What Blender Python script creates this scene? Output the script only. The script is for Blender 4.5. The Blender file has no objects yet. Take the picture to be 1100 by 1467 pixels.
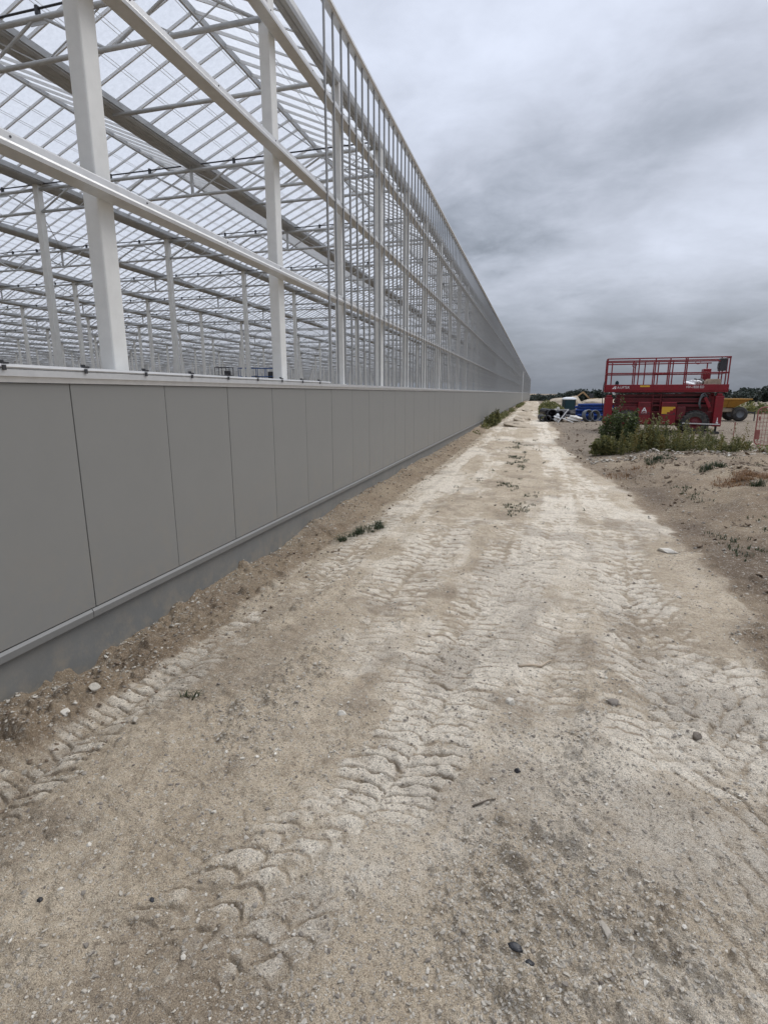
import bpy, math, random
import numpy as np
from mathutils import Vector, Matrix

random.seed(7)
rng = np.random.default_rng(11)
scene = bpy.context.scene
COL = scene.collection
R = math.radians

# ------------------------------------------------------------------ helpers
def link(o):
    COL.objects.link(o)
    return o

def tag(o, label=None, cat=None, group=None, kind=None):
    if label: o['label'] = label
    if cat: o['category'] = cat
    if group: o['group'] = group
    if kind: o['kind'] = kind
    return o

def empty(name, loc=(0, 0, 0), rz=0.0):
    o = bpy.data.objects.new(name, None)
    o.empty_display_size = 0.3
    o.location = loc
    o.rotation_euler = (0, 0, rz)
    return link(o)

def mesh_np(name, v, quads=None, tris=None, smooth=False):
    v = np.asarray(v, dtype=np.float32)
    me = bpy.data.meshes.new(name)
    idx, start, n = [], [], 0
    if quads is not None and len(quads):
        q = np.asarray(quads, dtype=np.int32)
        idx.append(q.ravel()); start.append(np.arange(len(q), dtype=np.int32) * 4); n = len(q) * 4
    if tris is not None and len(tris):
        t = np.asarray(tris, dtype=np.int32)
        idx.append(t.ravel()); start.append(n + np.arange(len(t), dtype=np.int32) * 3)
    idx = np.concatenate(idx); start = np.concatenate(start)
    me.vertices.add(len(v)); me.vertices.foreach_set('co', v.ravel())
    me.loops.add(len(idx)); me.loops.foreach_set('vertex_index', idx)
    me.polygons.add(len(start)); me.polygons.foreach_set('loop_start', start)
    if smooth:
        me.polygons.foreach_set('use_smooth', np.ones(len(start), dtype=bool))
    me.update(calc_edges=True)
    if not smooth: me.shade_flat()
    return me

def place(name, me, mat, parent=None, world=False, bevel=0):
    o = bpy.data.objects.new(name, me)
    if mat is not None and not len(me.materials):
        me.materials.append(mat)
    link(o)
    if parent is not None:
        o.parent = parent
        if world:   # mesh is written in world coordinates
            o.matrix_parent_inverse = Matrix.Translation(-parent.location)
    if bevel:
        b = o.modifiers.new('bevel', 'BEVEL')
        b.width = bevel; b.segments = 2; b.limit_method = 'ANGLE'; b.angle_limit = R(40)
    return o

BOXQ = np.array([[0, 3, 2, 1], [4, 5, 6, 7], [0, 1, 5, 4], [1, 2, 6, 5], [2, 3, 7, 6], [3, 0, 4, 7]])

def bars(P, Q, w, h, up=(0, 0, 1)):
    """N rectangular bars from P to Q: vertices and quads"""
    P = np.atleast_2d(np.asarray(P, float)); Q = np.atleast_2d(np.asarray(Q, float))
    d = Q - P
    d = d / np.linalg.norm(d, axis=1, keepdims=True)
    u = np.broadcast_to(np.asarray(up, float), d.shape)
    s = np.cross(d, u); s /= np.linalg.norm(s, axis=1, keepdims=True)
    u = np.cross(s, d)
    s = s * (w / 2); u = u * (h / 2)
    V = np.stack([P - s - u, P + s - u, P + s + u, P - s + u, Q - s - u, Q + s - u, Q + s + u, Q - s + u], axis=1)
    F = BOXQ[None] + (np.arange(len(P)) * 8)[:, None, None]
    return V.reshape(-1, 3), F.reshape(-1, 4)

class MB:
    def __init__(s):
        s.v = []; s.q = []; s.t = []; s.n = 0
    def add(s, v, q=None, t=None):
        v = np.asarray(v, float)
        s.v.append(v)
        if q is not None and len(q): s.q.append(np.asarray(q) + s.n)
        if t is not None and len(t): s.t.append(np.asarray(t) + s.n)
        s.n += len(v)
        return s
    def box(s, x0, x1, y0, y1, z0, z1):
        return s.add([(x0, y0, z0), (x1, y0, z0), (x1, y1, z0), (x0, y1, z0), (x0, y0, z1), (x1, y0, z1), (x1, y1, z1), (x0, y1, z1)], BOXQ)
    def bar(s, p, q, w, h, up=(0, 0, 1)):
        d = np.array(q, float) - np.array(p, float)
        if abs(np.dot(d / np.linalg.norm(d), up)) > .95: up = (0, 1, 0)
        v, f = bars([p], [q], w, h, up)
        return s.add(v, f)
    def tube(s, p, q, r, n=10, r2=None):
        return s.sweep([p, q], [r, r if r2 is None else r2], n)
    def sweep(s, pts, r, n=8, cap=True):
        pts = [Vector(p) for p in pts]
        if not hasattr(r, '__len__'): r = [r] * len(pts)
        V = []; prev = None
        for i, p in enumerate(pts):
            d = (pts[min(i + 1, len(pts) - 1)] - pts[max(i - 1, 0)]).normalized()
            if prev is None:
                a = Vector((0, 0, 1)) if abs(d.z) < .9 else Vector((1, 0, 0))
                u = d.cross(a).normalized()
            else:
                u = (prev - d * prev.dot(d)).normalized()
            prev = u
            w = d.cross(u)
            for k in range(n):
                t = 2 * math.pi * k / n
                V.append(p + (u * math.cos(t) + w * math.sin(t)) * r[i])
        Q = []; T = []
        for i in range(len(pts) - 1):
            for k in range(n):
                a = i * n + k; b = i * n + (k + 1) % n
                Q.append((a, b, b + n, a + n))
        if cap:
            c0 = len(V); V.append(pts[0]); V.append(pts[-1]); L = (len(pts) - 1) * n
            for k in range(n):
                T.append((c0, (k + 1) % n, k)); T.append((c0 + 1, L + k, L + (k + 1) % n))
        return s.add([tuple(v) for v in V], Q, T)
    def lathe(s, prof, axis='y', n=20, c=(0, 0, 0)):
        V = []; Q = []
        for (r, h) in prof:
            for k in range(n):
                t = 2 * math.pi * k / n
                a, b = r * math.cos(t), r * math.sin(t)
                V.append({'y': (c[0] + a, c[1] + h, c[2] + b), 'z': (c[0] + a, c[1] + b, c[2] + h), 'x': (c[0] + h, c[1] + a, c[2] + b)}[axis])
        for i in range(len(prof) - 1):
            for k in range(n):
                a = i * n + k; b = i * n + (k + 1) % n
                Q.append((a, b, b + n, a + n))
        return s.add(V, Q)
    def extrude_y(s, poly, y0, y1):
        n = len(poly)
        V = [(x, y0, z) for x, z in poly] + [(x, y1, z) for x, z in poly]
        Q = [(i, (i + 1) % n, (i + 1) % n + n, i + n) for i in range(n)]
        c = np.mean(poly, axis=0)
        V += [(c[0], y0, c[1]), (c[0], y1, c[1])]
        T = [(2 * n, (i + 1) % n, i) for i in range(n)] + [(2 * n + 1, n + i, n + (i + 1) % n) for i in range(n)]
        return s.add(V, Q, T)
    def mesh(s, name, smooth=False):
        return mesh_np(name, np.concatenate(s.v), np.concatenate(s.q) if s.q else None, np.concatenate(s.t) if s.t else None, smooth)
    def build(s, name, mat, parent=None, smooth=False, world=False, bevel=0):
        return place(name, s.mesh(name, smooth), mat, parent, world, bevel)

# ------------------------------------------------------------------ numpy noise
def _hash(ix, iy, seed):
    ix = ix.astype(np.int64).astype(np.uint32); iy = iy.astype(np.int64).astype(np.uint32)
    h = ix * np.uint32(374761393) + iy * np.uint32(668265263) + np.uint32((seed * 2246822519) & 0xffffffff)
    h = (h ^ (h >> np.uint32(13))) * np.uint32(1274126177)
    h ^= h >> np.uint32(16)
    h = h * np.uint32(2654435761); h ^= h >> np.uint32(15)
    return h.astype(np.float32) / np.float32(4294967295.0)

def vn(x, y, seed=0):
    """value noise in -1..1"""
    x = np.asarray(x, np.float32); y = np.asarray(y, np.float32)
    xi = np.floor(x); yi = np.floor(y); fx = x - xi; fy = y - yi
    fx = fx * fx * fx * (fx * (fx * 6 - 15) + 10); fy = fy * fy * fy * (fy * (fy * 6 - 15) + 10)
    a = _hash(xi, yi, seed); b = _hash(xi + 1, yi, seed); c = _hash(xi, yi + 1, seed); d = _hash(xi + 1, yi + 1, seed)
    return ((a * (1 - fx) + b * fx) * (1 - fy) + (c * (1 - fx) + d * fx) * fy) * 2 - 1

def rot(x, y, a):
    return x * math.cos(a) - y * math.sin(a), x * math.sin(a) + y * math.cos(a)

def sstep(a, b, x):
    t = np.clip((x - a) / (b - a), 0, 1)
    return t * t * (3 - 2 * t)

def pebble(x, y, cell, seed, prob):
    """bumps of stones lying in cells: height in units of the cell"""
    X, Y = rot(x, y, .5 + seed); X = X / cell; Y = Y / cell
    xi = np.floor(X); yi = np.floor(Y)
    out = np.zeros_like(X)
    for dx in (-1, 0, 1):
        for dy in (-1, 0, 1):
            cx = xi + dx; cy = yi + dy
            px = cx + .2 + .6 * _hash(cx, cy, seed + 1); py = cy + .2 + .6 * _hash(cx, cy, seed + 2)
            r = .18 + .34 * _hash(cx, cy, seed + 3) ** 2
            a = 3.14 * _hash(cx, cy, seed + 5); e = .6 + .8 * _hash(cx, cy, seed + 6)
            ux = X - px; uy = Y - py
            vx = ux * np.cos(a) - uy * np.sin(a); vy = (ux * np.sin(a) + uy * np.cos(a)) * e
            d = np.maximum(np.abs(vx) * .85 + np.abs(vy) * .35, np.abs(vy)) / r * .8 + .2 * np.sqrt(vx * vx + vy * vy) / r
            hgt = np.clip(1.25 - d * 1.0, 0, .55) * r
            out = np.maximum(out, np.where(_hash(cx, cy, seed + 4) < prob, hgt, 0))
    return out

# ------------------------------------------------------------------ materials
def new_mat(name):
    m = bpy.data.materials.new(name); m.use_nodes = True
    return m, m.node_tree.nodes, m.node_tree.links, m.node_tree.nodes['Principled BSDF']

def mat(name, col, rough=.5, metal=0., var=.12, scale=6., bump=0., bscale=120., spec=.5, coat=0., dirt=None, dirt_amt=.0):
    m, N, L, P = new_mat(name)
    P.inputs['Roughness'].default_value = rough; P.inputs['Metallic'].default_value = metal
    P.inputs['Specular IOR Level'].default_value = spec
    if coat: P.inputs['Coat Weight'].default_value = coat; P.inputs['Coat Roughness'].default_value = .25
    tc = N.new('ShaderNodeTexCoord'); nz = N.new('ShaderNodeTexNoise')
    nz.inputs['Scale'].default_value = scale; nz.inputs['Detail'].default_value = 6; nz.inputs['Roughness'].default_value = .65
    L.new(tc.outputs['Object'], nz.inputs['Vector'])
    cr = N.new('ShaderNodeValToRGB'); e = cr.color_ramp.elements
    c = np.array(col)
    e[0].position = .3; e[1].position = .7
    e[0].color = (*(c * (1 - var)), 1); e[1].color = (*np.minimum(c * (1 + var), 1), 1)
    L.new(nz.outputs['Fac'], cr.inputs['Fac'])
    out = cr.outputs['Color']
    if dirt is not None:
        n2 = N.new('ShaderNodeTexNoise'); n2.inputs['Scale'].default_value = scale * .37; n2.inputs['Detail'].default_value = 8; n2.inputs['Roughness'].default_value = .75
        L.new(tc.outputs['Object'], n2.inputs['Vector'])
        mr = N.new('ShaderNodeMapRange'); mr.inputs['From Min'].default_value = .48; mr.inputs['From Max'].default_value = .72
        mr.inputs['To Max'].default_value = dirt_amt
        L.new(n2.outputs['Fac'], mr.inputs['Value'])
        mx = N.new('ShaderNodeMix'); mx.data_type = 'RGBA'
        L.new(mr.outputs['Result'], mx.inputs['Factor']); L.new(out, mx.inputs['A']); mx.inputs['B'].default_value = (*dirt, 1)
        out = mx.outputs['Result']
    L.new(out, P.inputs['Base Color'])
    if bump:
        n3 = N.new('ShaderNodeTexNoise'); n3.inputs['Scale'].default_value = bscale; n3.inputs['Detail'].default_value = 4
        L.new(tc.outputs['Object'], n3.inputs['Vector'])
        b = N.new('ShaderNodeBump'); b.inputs['Strength'].default_value = bump; b.inputs['Distance'].default_value = .01
        L.new(n3.outputs['Fac'], b.inputs['Height']); L.new(b.outputs['Normal'], P.inputs['Normal'])
    return m

def leaf_mat(name, col, col2, trans=.35):
    m, N, L, P = new_mat(name)
    at = N.new('ShaderNodeAttribute'); at.attribute_name = 'tone'
    cr = N.new('ShaderNodeValToRGB'); e = cr.color_ramp.elements
    e[0].color = (*col, 1); e[1].color = (*col2, 1)
    L.new(at.outputs['Fac'], cr.inputs['Fac'])
    L.new(cr.outputs['Color'], P.inputs['Base Color']); P.inputs['Roughness'].default_value = .6
    tr = N.new('ShaderNodeBsdfTranslucent'); L.new(cr.outputs['Color'], tr.inputs['Color'])
    mx = N.new('ShaderNodeMixShader'); mx.inputs[0].default_value = trans
    L.new(P.outputs[0], mx.inputs[1]); L.new(tr.outputs[0], mx.inputs[2])
    L.new(mx.outputs[0], N['Material Output'].inputs['Surface'])
    return m

M = {}
M['white_steel'] = mat('white_painted_steel', (.74, .74, .71), .42, 0, .05, 5, .06, 60, dirt=(.5, .48, .43), dirt_amt=.25)
M['bar'] = mat('dull_galvanised_bar', (.70, .70, .69), .5, 0, .08, 9)
M['gbar'] = mat('galvanised_glazing_bar', (.32, .325, .325), .5, .1, .1, 9)
M['galv'] = mat('galvanised_steel', (.50, .51, .51), .45, .2, .14, 9)
M['galv_dark'] = mat('darker_galvanised_steel', (.44, .45, .455), .5, .2, .15, 5)  # galvanised steel in a slightly darker grey
M['alu'] = mat('mill_aluminium', (.66, .66, .65), .38, .45, .07, 12)
M['panel'] = mat('grey_coated_panel', (.240, .237, .222), .55, 0, .02, 3, .03, 300, spec=.35)
def splash(m, z0, z1, amt):
    N, L = m.node_tree.nodes, m.node_tree.links; P = N['Principled BSDF']
    src = P.inputs['Base Color'].links[0].from_socket
    tc = N.new('ShaderNodeTexCoord'); sp = N.new('ShaderNodeSeparateXYZ'); L.new(tc.outputs['Object'], sp.inputs[0])
    a = N.new('ShaderNodeMapRange'); a.inputs['From Min'].default_value = z1; a.inputs['From Max'].default_value = z0; a.inputs['To Max'].default_value = amt
    L.new(sp.outputs['Z'], a.inputs['Value'])
    n = N.new('ShaderNodeTexNoise'); n.inputs['Scale'].default_value = 5; n.inputs['Detail'].default_value = 9; n.inputs['Roughness'].default_value = .78
    wpos = N.new('ShaderNodeNewGeometry'); L.new(wpos.outputs['Position'], n.inputs['Vector'])
    r = N.new('ShaderNodeMapRange'); r.inputs['From Min'].default_value = .46; r.inputs['From Max'].default_value = .62; L.new(n.outputs['Fac'], r.inputs['Value'])
    k = N.new('ShaderNodeMath'); k.operation = 'MULTIPLY'; L.new(a.outputs[0], k.inputs[0]); L.new(r.outputs[0], k.inputs[1])
    mx = N.new('ShaderNodeMix'); mx.data_type = 'RGBA'; L.new(k.outputs[0], mx.inputs['Factor']); L.new(src, mx.inputs['A']); mx.inputs['B'].default_value = (.33, .28, .21, 1)
    L.new(mx.outputs['Result'], P.inputs['Base Color'])
M['flash'] = mat('grey_folded_flashing', (.212, .212, .204), .5, .05, .05, 7)
M['concrete'] = mat('smooth_grey_render', (.185, .187, .178), .7, 0, .09, 2.2, .15, 45, dirt=(.30, .27, .22), dirt_amt=.35)
splash(M['panel'], .34, 1.1, .22); splash(M['concrete'], -.05, .26, .6)
M['black'] = mat('black_plastic', (.018, .018, .02), .45, 0, .3, 20)
M['rubber'] = mat('tyre_rubber', (.03, .029, .028), .75, 0, .3, 20, dirt=(.2, .17, .13), dirt_amt=.5)
M['red'] = mat('red_machine_paint', (.20, .003, .011), .42, 0, .2, 4, .03, 50, dirt=(.13, .03, .025), dirt_amt=.5)
M['red_dark'] = mat('dull_red_paint', (.12, .004, .009), .5, 0, .3, 5, dirt=(.06, .02, .018), dirt_amt=.6)
M['yellow_label'] = mat('yellow_sticker', (.62, .36, .03), .5, 0, .05, 5)
M['white_mark'] = mat('white_vinyl', (.75, .75, .75), .5, 0, .03, 5)
M['blue_pipe'] = mat('blue_plastic_pipe', (.016, .06, .27), .4, 0, .2, 4, dirt=(.1, .13, .22), dirt_amt=.4)
M['blue_paint'] = mat('blue_machine_paint', (.02, .08, .25), .4, 0, .1, 4)
M['teal'] = mat('dark_teal_plastic', (.006, .04, .05), .5, 0, .15, 4)
M['white_plastic'] = mat('white_plastic', (.72, .73, .72), .5, 0, .06, 5, dirt=(.45, .42, .38), dirt_amt=.4)
M['ochre'] = mat('ochre_yellow_paint', (.40, .20, .03), .5, 0, .12, 3, dirt=(.25, .15, .06), dirt_amt=.7)
M['orange_mesh'] = mat('faded_red_barrier_paint', (.30, .10, .085), .6, 0, .15, 8, dirt=(.4, .2, .17), dirt_amt=.5)
M['timber'] = mat('pale_timber', (.42, .34, .25), .75, 0, .2, 6)
M['grey_coil'] = mat('grey_hose_plastic', (.12, .13, .14), .6, 0, .15, 10)
M['sack'] = mat('dusty_white_sheeting', (.55, .53, .48), .8, 0, .2, 4, .3, 12)
M['tan_paint'] = mat('tan_machine_paint', (.42, .27, .13), .55, 0, .15, 2)
M['mark_dark'] = mat('dark_grey_metal', (.05, .05, .055), .5, .3, .2, 8)

def glass_mat():
    m, N, L, P = new_mat('diffused_roof_glass')
    tc = N.new('ShaderNodeTexCoord')
    # each pane a little different: white noise over pane cells
    mp = N.new('ShaderNodeVectorMath'); mp.operation = 'MULTIPLY'; mp.inputs[1].default_value = (1 / 2.1, 1 / .43636, 0)
    L.new(tc.outputs['Object'], mp.inputs[0])
    fl = N.new('ShaderNodeVectorMath'); fl.operation = 'FLOOR'; L.new(mp.outputs[0], fl.inputs[0])
    wn = N.new('ShaderNodeTexWhiteNoise'); wn.noise_dimensions = '3D'; L.new(fl.outputs[0], wn.inputs['Vector'])
    nz = N.new('ShaderNodeTexNoise'); nz.inputs['Scale'].default_value = 14; nz.inputs['Detail'].default_value = 6; nz.inputs['Roughness'].default_value = .8
    L.new(tc.outputs['Object'], nz.inputs['Vector'])
    cr = N.new('ShaderNodeValToRGB'); cr.color_ramp.elements[0].position = .25; cr.color_ramp.elements[1].position = .75
    cr.color_ramp.elements[0].color = (.55, .565, .58, 1); cr.color_ramp.elements[1].color = (.73, .745, .765, 1)
    L.new(nz.outputs['Fac'], cr.inputs['Fac'])
    tr = N.new('ShaderNodeBsdfTranslucent'); L.new(cr.outputs['Color'], tr.inputs['Color'])
    tp = N.new('ShaderNodeBsdfTransparent'); tp.inputs['Color'].default_value = (.94, .96, .97, 1)
    mr = N.new('ShaderNodeMapRange'); mr.inputs['From Min'].default_value = 0; mr.inputs['From Max'].default_value = 1
    mr.inputs['To Min'].default_value = .05; mr.inputs['To Max'].default_value = .16
    L.new(wn.outputs['Value'], mr.inputs['Value'])
    mx = N.new('ShaderNodeMixShader'); L.new(mr.outputs['Result'], mx.inputs[0]); L.new(tr.outputs[0], mx.inputs[1]); L.new(tp.outputs[0], mx.inputs[2])
    gl = N.new('ShaderNodeBsdfGlossy'); gl.inputs['Roughness'].default_value = .25
    m2 = N.new('ShaderNodeMixShader'); m2.inputs[0].default_value = .06
    L.new(mx.outputs[0], m2.inputs[1]); L.new(gl.outputs[0], m2.inputs[2])
    L.new(m2.outputs[0], N['Material Output'].inputs['Surface'])
    return m
M['glass'] = glass_mat()

# ------------------------------------------------------------------ camera
CAM = np.array([0, 0, 1.9])
TILT, AZ = R(12.36), R(15.51)
cam = bpy.data.cameras.new('camera'); co = link(bpy.data.objects.new('camera', cam))
cam.sensor_fit = 'VERTICAL'; cam.sensor_height = 36; cam.sensor_width = 27; cam.lens = 776 / 1467 * 36
cam.clip_start = .05; cam.clip_end = 6000
co.location = CAM; co.rotation_euler = (R(90) - TILT, 0, AZ)
scene.camera = co
Fv = np.array([-math.sin(AZ) * math.cos(TILT), math.cos(AZ) * math.cos(TILT), -math.sin(TILT)])
Rv = np.array([math.cos(AZ), math.sin(AZ), 0]); Uv = np.cross(Rv, Fv)
def show_rank(p):
    """how large a repeat shows in the photo: near and in frame first"""
    d = np.asarray(p, float) - CAM
    z = d @ Fv
    dist = np.linalg.norm(d, axis=-1)
    vis = (z > .3) & (np.abs(d @ Rv) < z * .8 + 1.5) & (np.abs(d @ Uv) < z * 1.05 + 2.5)
    return np.where(vis, dist, dist + 1e4)

# ------------------------------------------------------------------ the ground
BERM_Y = [0, 2.3, 3.1, 3.8, 4.6, 6.1, 8.2, 12, 20, 40, 120]
BERM_H = [-.02, -.03, -.12, -.11, -.06, -.07, .06, .06, .05, .05, .02]
def right_edge(y):
    return np.interp(y, [-5, 0, 4, 5.5, 8.2, 12.6, 17, 20.7, 30, 37, 42, 60, 100, 175], [1.6, 1.4, 1.62, 1.85, 1.88, 1.5, 1.1, .9, .95, .75, .15, .3, .35, -.2])
LANES = [  # centre-line (y, x), half width, pitch near / far, slope, arch, depth, y range, chalk, seed
    ([(0, -2.3), (2.2, -2.42), (4.6, -2.13), (7.2, -2.1), (20, -2.0), (60, -1.9)], .22, (.085, .16), .12, .025, .016, (0.8, 70), 1.0, 3),
    ([(0, -.98), (2, -.66), (2.64, -.53), (6.4, .06), (8.8, .40), (12, .52), (20, .5), (60, -.1)], .27, (.082, .17), .06, .04, .022, (1.85, 60), 1.1, 5),
    ([(0, .8), (2.5, 1.12), (4, .95), (7, 1.0), (20, .35)], .34, (.20, .20), 1.3, .0, .026, (1.2, 9), .6, 8),
    ([(0, -1.85), (1.34, -1.16), (2.0, -.80), (2.6, -.62)], .20, (.095, .095), -.15, .06, .016, (1.0, 2.4), .7, 13),
    ([(0, -1.3), (1.3, -.82), (1.9, -.5)], .16, (.09, .09), -.15, .06, .016, (.9, 1.75), .7, 17),
    ([(0, -1.6), (4, -1.25), (10, -1.05), (40, -1.3)], .32, (.10, .17), .1, .03, .014, (3.2, 45), .7, 21),
    ([(0, .55), (3.3, .75), (8, 1.25), (12, 1.0), (22, .1)], .28, (.10, .16), .1, .03, .016, (2.6, 24), .8, 29),
    ([(0, -.9), (3, -.62), (5, -.35), (9, -.15)], .26, (.09, .16), .1, .03, .014, (2.9, 12), .8, 37),
    ([(0, 1.3), (4, 1.35), (10, 1.45)], .24, (.11, .17), .2, .02, .014, (2.6, 11), .6, 43),
    ([(0, -1.5), (3, -1.72), (8, -1.7)], .24, (.10, .16), .1, .03, .012, (3.0, 14), .6, 47),
    ([(0, .1), (3, .12), (6, .55), (9, .85)], .2, (.09, .16), .1, .03, .012, (2.8, 10), .6, 53),
]
def ground(x, y, s):
    """height and soil masks (chalk, brown soil, gravel) at x, y for a mesh of spacing s"""
    x = np.asarray(x, np.float32); y = np.asarray(y, np.float32); s = np.asarray(s, np.float32)
    w = lambda lam: np.clip((lam / s - 1.6) / 2.5, 0, 1)
    rr = np.hypot(x, y)
    near = sstep(200, 30, rr)
    jit = .5 * vn(x * 1.3, y * .9, 40) + .3 * vn(x * 3.1, y * 2.6, 41) + .2 * vn(x * 9, y * 8, 42)
    # large shape
    h = .05 * vn(x * .22, y * .16, 1) * sstep(2.5, 9, rr) * near + .018 * vn(x * .9, y * .6, 2) * near
    h = h - 3.2 * sstep(130, 330, rr) + 2.0 * vn(x / 160., y / 160., 77) * sstep(250, 500, rr)
    # berm of loose soil along the wall
    d = x + 3.13
    bh = np.interp(y, BERM_Y, BERM_H).astype(np.float32) + .030 * vn(y * 1.1, x * .1, 4) + .022 * vn(y * 3.7, x * .8, 5)
    h = h + (bh + .02) * np.exp(-(np.maximum(d, 0) / .33) ** 2) - .045 * np.exp(-((d - .62) / .22) ** 2) * near
    bank = sstep(right_edge(y) + .15, right_edge(y) + 2.4, x) * sstep(2.5, 7, y) * sstep(21, 14.5, y)
    h = h + bank * (.075 * vn(x * 1.9, y * 1.6, 166) + .06 * (.5 - np.abs(vn(x * 3.6, y * 3.1, 167))) * w(.28) + .035 * vn(x * 9, y * 8, 168) * w(.11))
    h = h + bank * (.36 + .05 * vn(x * .8, y * .8, 6) + .03 * vn(x * 2.3, y * 2.3, 66))
    # masks
    soil_l = sstep(.80, .45, d + .14 * jit + .12 * sstep(5, 9, y) * 0)
    e = x - right_edge(y) + .34 * jit
    soil_r = sstep(-.10, .30, e)
    soil = np.maximum(soil_l, soil_r)
    chalk = .40 + .30 * vn(x * .55, y * .33, 9) + .22 * vn(x * 1.7, y * 1.1, 10) + .12 * vn(x * 5, y * 4, 11) + .22 * sstep(2.2, 6, y)
    chalk = chalk - .24 * sstep(.0, .55, vn(x * 3.4, y * .42, 310) + .35 * vn(x * 8, y * 1.6, 311)) * sstep(2, 5, y) - .15 * sstep(.2, .6, vn(x * 2.2, y * 2.6, 312) + .4 * vn(x * 8, y * 9, 313))
    mid = np.exp(-((x + .75) / .45) ** 2) * sstep(6, 10, y)
    chalk = chalk - .30 * mid * (.6 + .6 * vn(x * 2, y * 1.2, 12)) - .10 * np.exp(-((x + 1.6) / .6) ** 2) * sstep(6, 2, y)
    cg = np.interp(y, [0, 1.2, 2.4, 3.8, 5, 7], [.05, .15, .30, .62, .75, .9]).astype(np.float32)
    gw = np.interp(y, [1, 2, 3, 5], [.26, .17, .13, .10]).astype(np.float32)
    grav = np.exp(-((x - cg) / gw) ** 2) * sstep(6.5, 3.8, y) * (.65 + .5 * vn(x * 4, y * 3, 14))
    grav = np.maximum(grav, sstep(2.0, 1.2, y) * sstep(.0, .3, x) * sstep(.85, .45, x) * (.45 + .5 * vn(x * 3, y * 3, 15)))
    grav = np.maximum(grav, 1.0 * sstep(.32, .7, vn(x * 1.4 + 3, y * 1.1, 16)) * sstep(6, 2.5, y))
    grav = np.clip(grav, 0, 1) * (1 - .6 * soil)
    chalk = chalk - .08 * sstep(2.7, 1.7, y)
    field = sstep(-.2, .6, x - right_edge(y) + .5 * jit) * sstep(14.5, 18.5, y + 1.2 * jit)
    tone = .5 * vn(x * 2.3, y * 2.0, 18) + .3 * vn(x * 7, y * 6, 19)
    dark = sstep(.05, .55, tone + .35 * vn(x * .7, y * .5, 20)) * .38
    dark = np.maximum(dark, .80 * np.exp(-((e - .45) / np.where(e < .45, .35, .75)) ** 2) * sstep(3, 5, y) * sstep(17, 13, y) * (.75 + .5 * vn(x * 1.8, y * 1.3, 23)))
    dark = np.maximum(dark, .16 * np.exp(-((d - .66) / .2) ** 2) * near * (.6 + .5 * vn(x * 2, y * .7, 24)))
    dark = np.maximum(dark, .55 * sstep(.15, .5, vn(x * 2.1, y * 1.6, 27) + .4 * vn(x * 6, y * 5, 28)) * sstep(-.1, .6, e) * sstep(17, 14, y))
    dark = np.maximum(dark, .30 * sstep(.3, .65, vn(x * 1.1 + 9, y * .9, 25) + .3 * vn(x * 4, y * 4, 26)) * sstep(9, 3, y))
    dark = dark * (1 - .7 * grav) * (1 - .6 * soil_l)
    # tyre tracks
    lug_all = np.zeros_like(x); groove = np.zeros_like(x)
    for pts, hw, p, sl, cu, dep, (y0, y1), ch, sd in LANES:
        xs = np.interp(y, [a for a, _ in pts], [b for _, b in pts]).astype(np.float32) + .025 * vn(y * .7, y * 0, sd)
        u = (x - xs) / hw
        sel = np.abs(u) < 1.9
        if not sel.any(): continue
        us, ys, xx = u[sel], y[sel], x[sel]
        side = (us > 0) * .5
        wob = .24 * vn(xx * 4, ys * 4, sd + 1) + .15 * vn(xx * 13, ys * 13, sd + 3) + .07 * vn(xx * 40, ys * 40, sd + 6)
        yg = np.linspace(-6, 80, 1200); pg = np.interp(yg, [3.2, 6.5], p)
        cyc = np.cumsum(1 / pg) * (yg[1] - yg[0])
        uc = (np.abs(us) - .5) * 2
        ph = np.interp(ys + cu * uc * uc - sl * hw * (np.abs(us) - .5), yg, cyc).astype(np.float32) + side + wob
        f = ph - np.floor(ph)
        lug = sstep(.0, .14, f) * sstep(1.0, .80, f) * (.84 + .22 * f) * (.8 + .4 * vn(xx * 17, ys * 17, sd + 9))
        gap = .55 + .45 * sstep(.0, .12, np.abs(us) + .10 * vn(xx * 11, ys * 11, sd + 11))
        p = float(np.mean(p))
        env = sstep(1.15, .85, np.abs(us) + .15 * vn(xx * 9, ys * 9, sd + 4)) * sstep(y0, y0 + .5, ys) * sstep(y1, y1 * .75, ys)
        cell = np.floor(ph)
        drop = _hash(cell, side * 2 + sd, sd + 7)
        pres = np.clip(.80 + (ch - .78) * 1.3 + .70 * vn(ys * .55, xx * .5, sd + 2) + .35 * vn(xx * 2.5, ys * 1.8, sd + 5), 0, 1) * (.65 + .5 * drop) + .10 * sstep(2.6, 1.8, ys)
        a = env * np.clip(pres, 0, 1)
        a2 = sstep(y0, y0 + .5, ys) * sstep(y1, y1 * .75, ys) * np.clip(pres, 0, 1) * (.6 + .6 * vn(xx * 5, ys * 5, sd + 15)) * near[sel]
        fade = w(p)[sel]
        h[sel] += a * fade * (1.2 * dep * (lug * gap - .55) - .026 * np.maximum(1 - us * us, 0)) + a2 * .014 * np.exp(-((np.abs(us) - 1.25) / .22) ** 2)
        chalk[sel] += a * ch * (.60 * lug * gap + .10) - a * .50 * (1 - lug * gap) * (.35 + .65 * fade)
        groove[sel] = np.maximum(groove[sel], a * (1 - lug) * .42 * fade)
        soil[sel] *= 1 - .55 * a * ch
        grav[sel] *= 1 - .75 * a
        lug_all[sel] = np.maximum(lug_all[sel], a * lug)
    # loose detail, faded where the mesh is too coarse to hold it
    loose = np.clip(1 - .75 * lug_all, .4, 1)
    loose = loose * (1 + .45 * soil)
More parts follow.
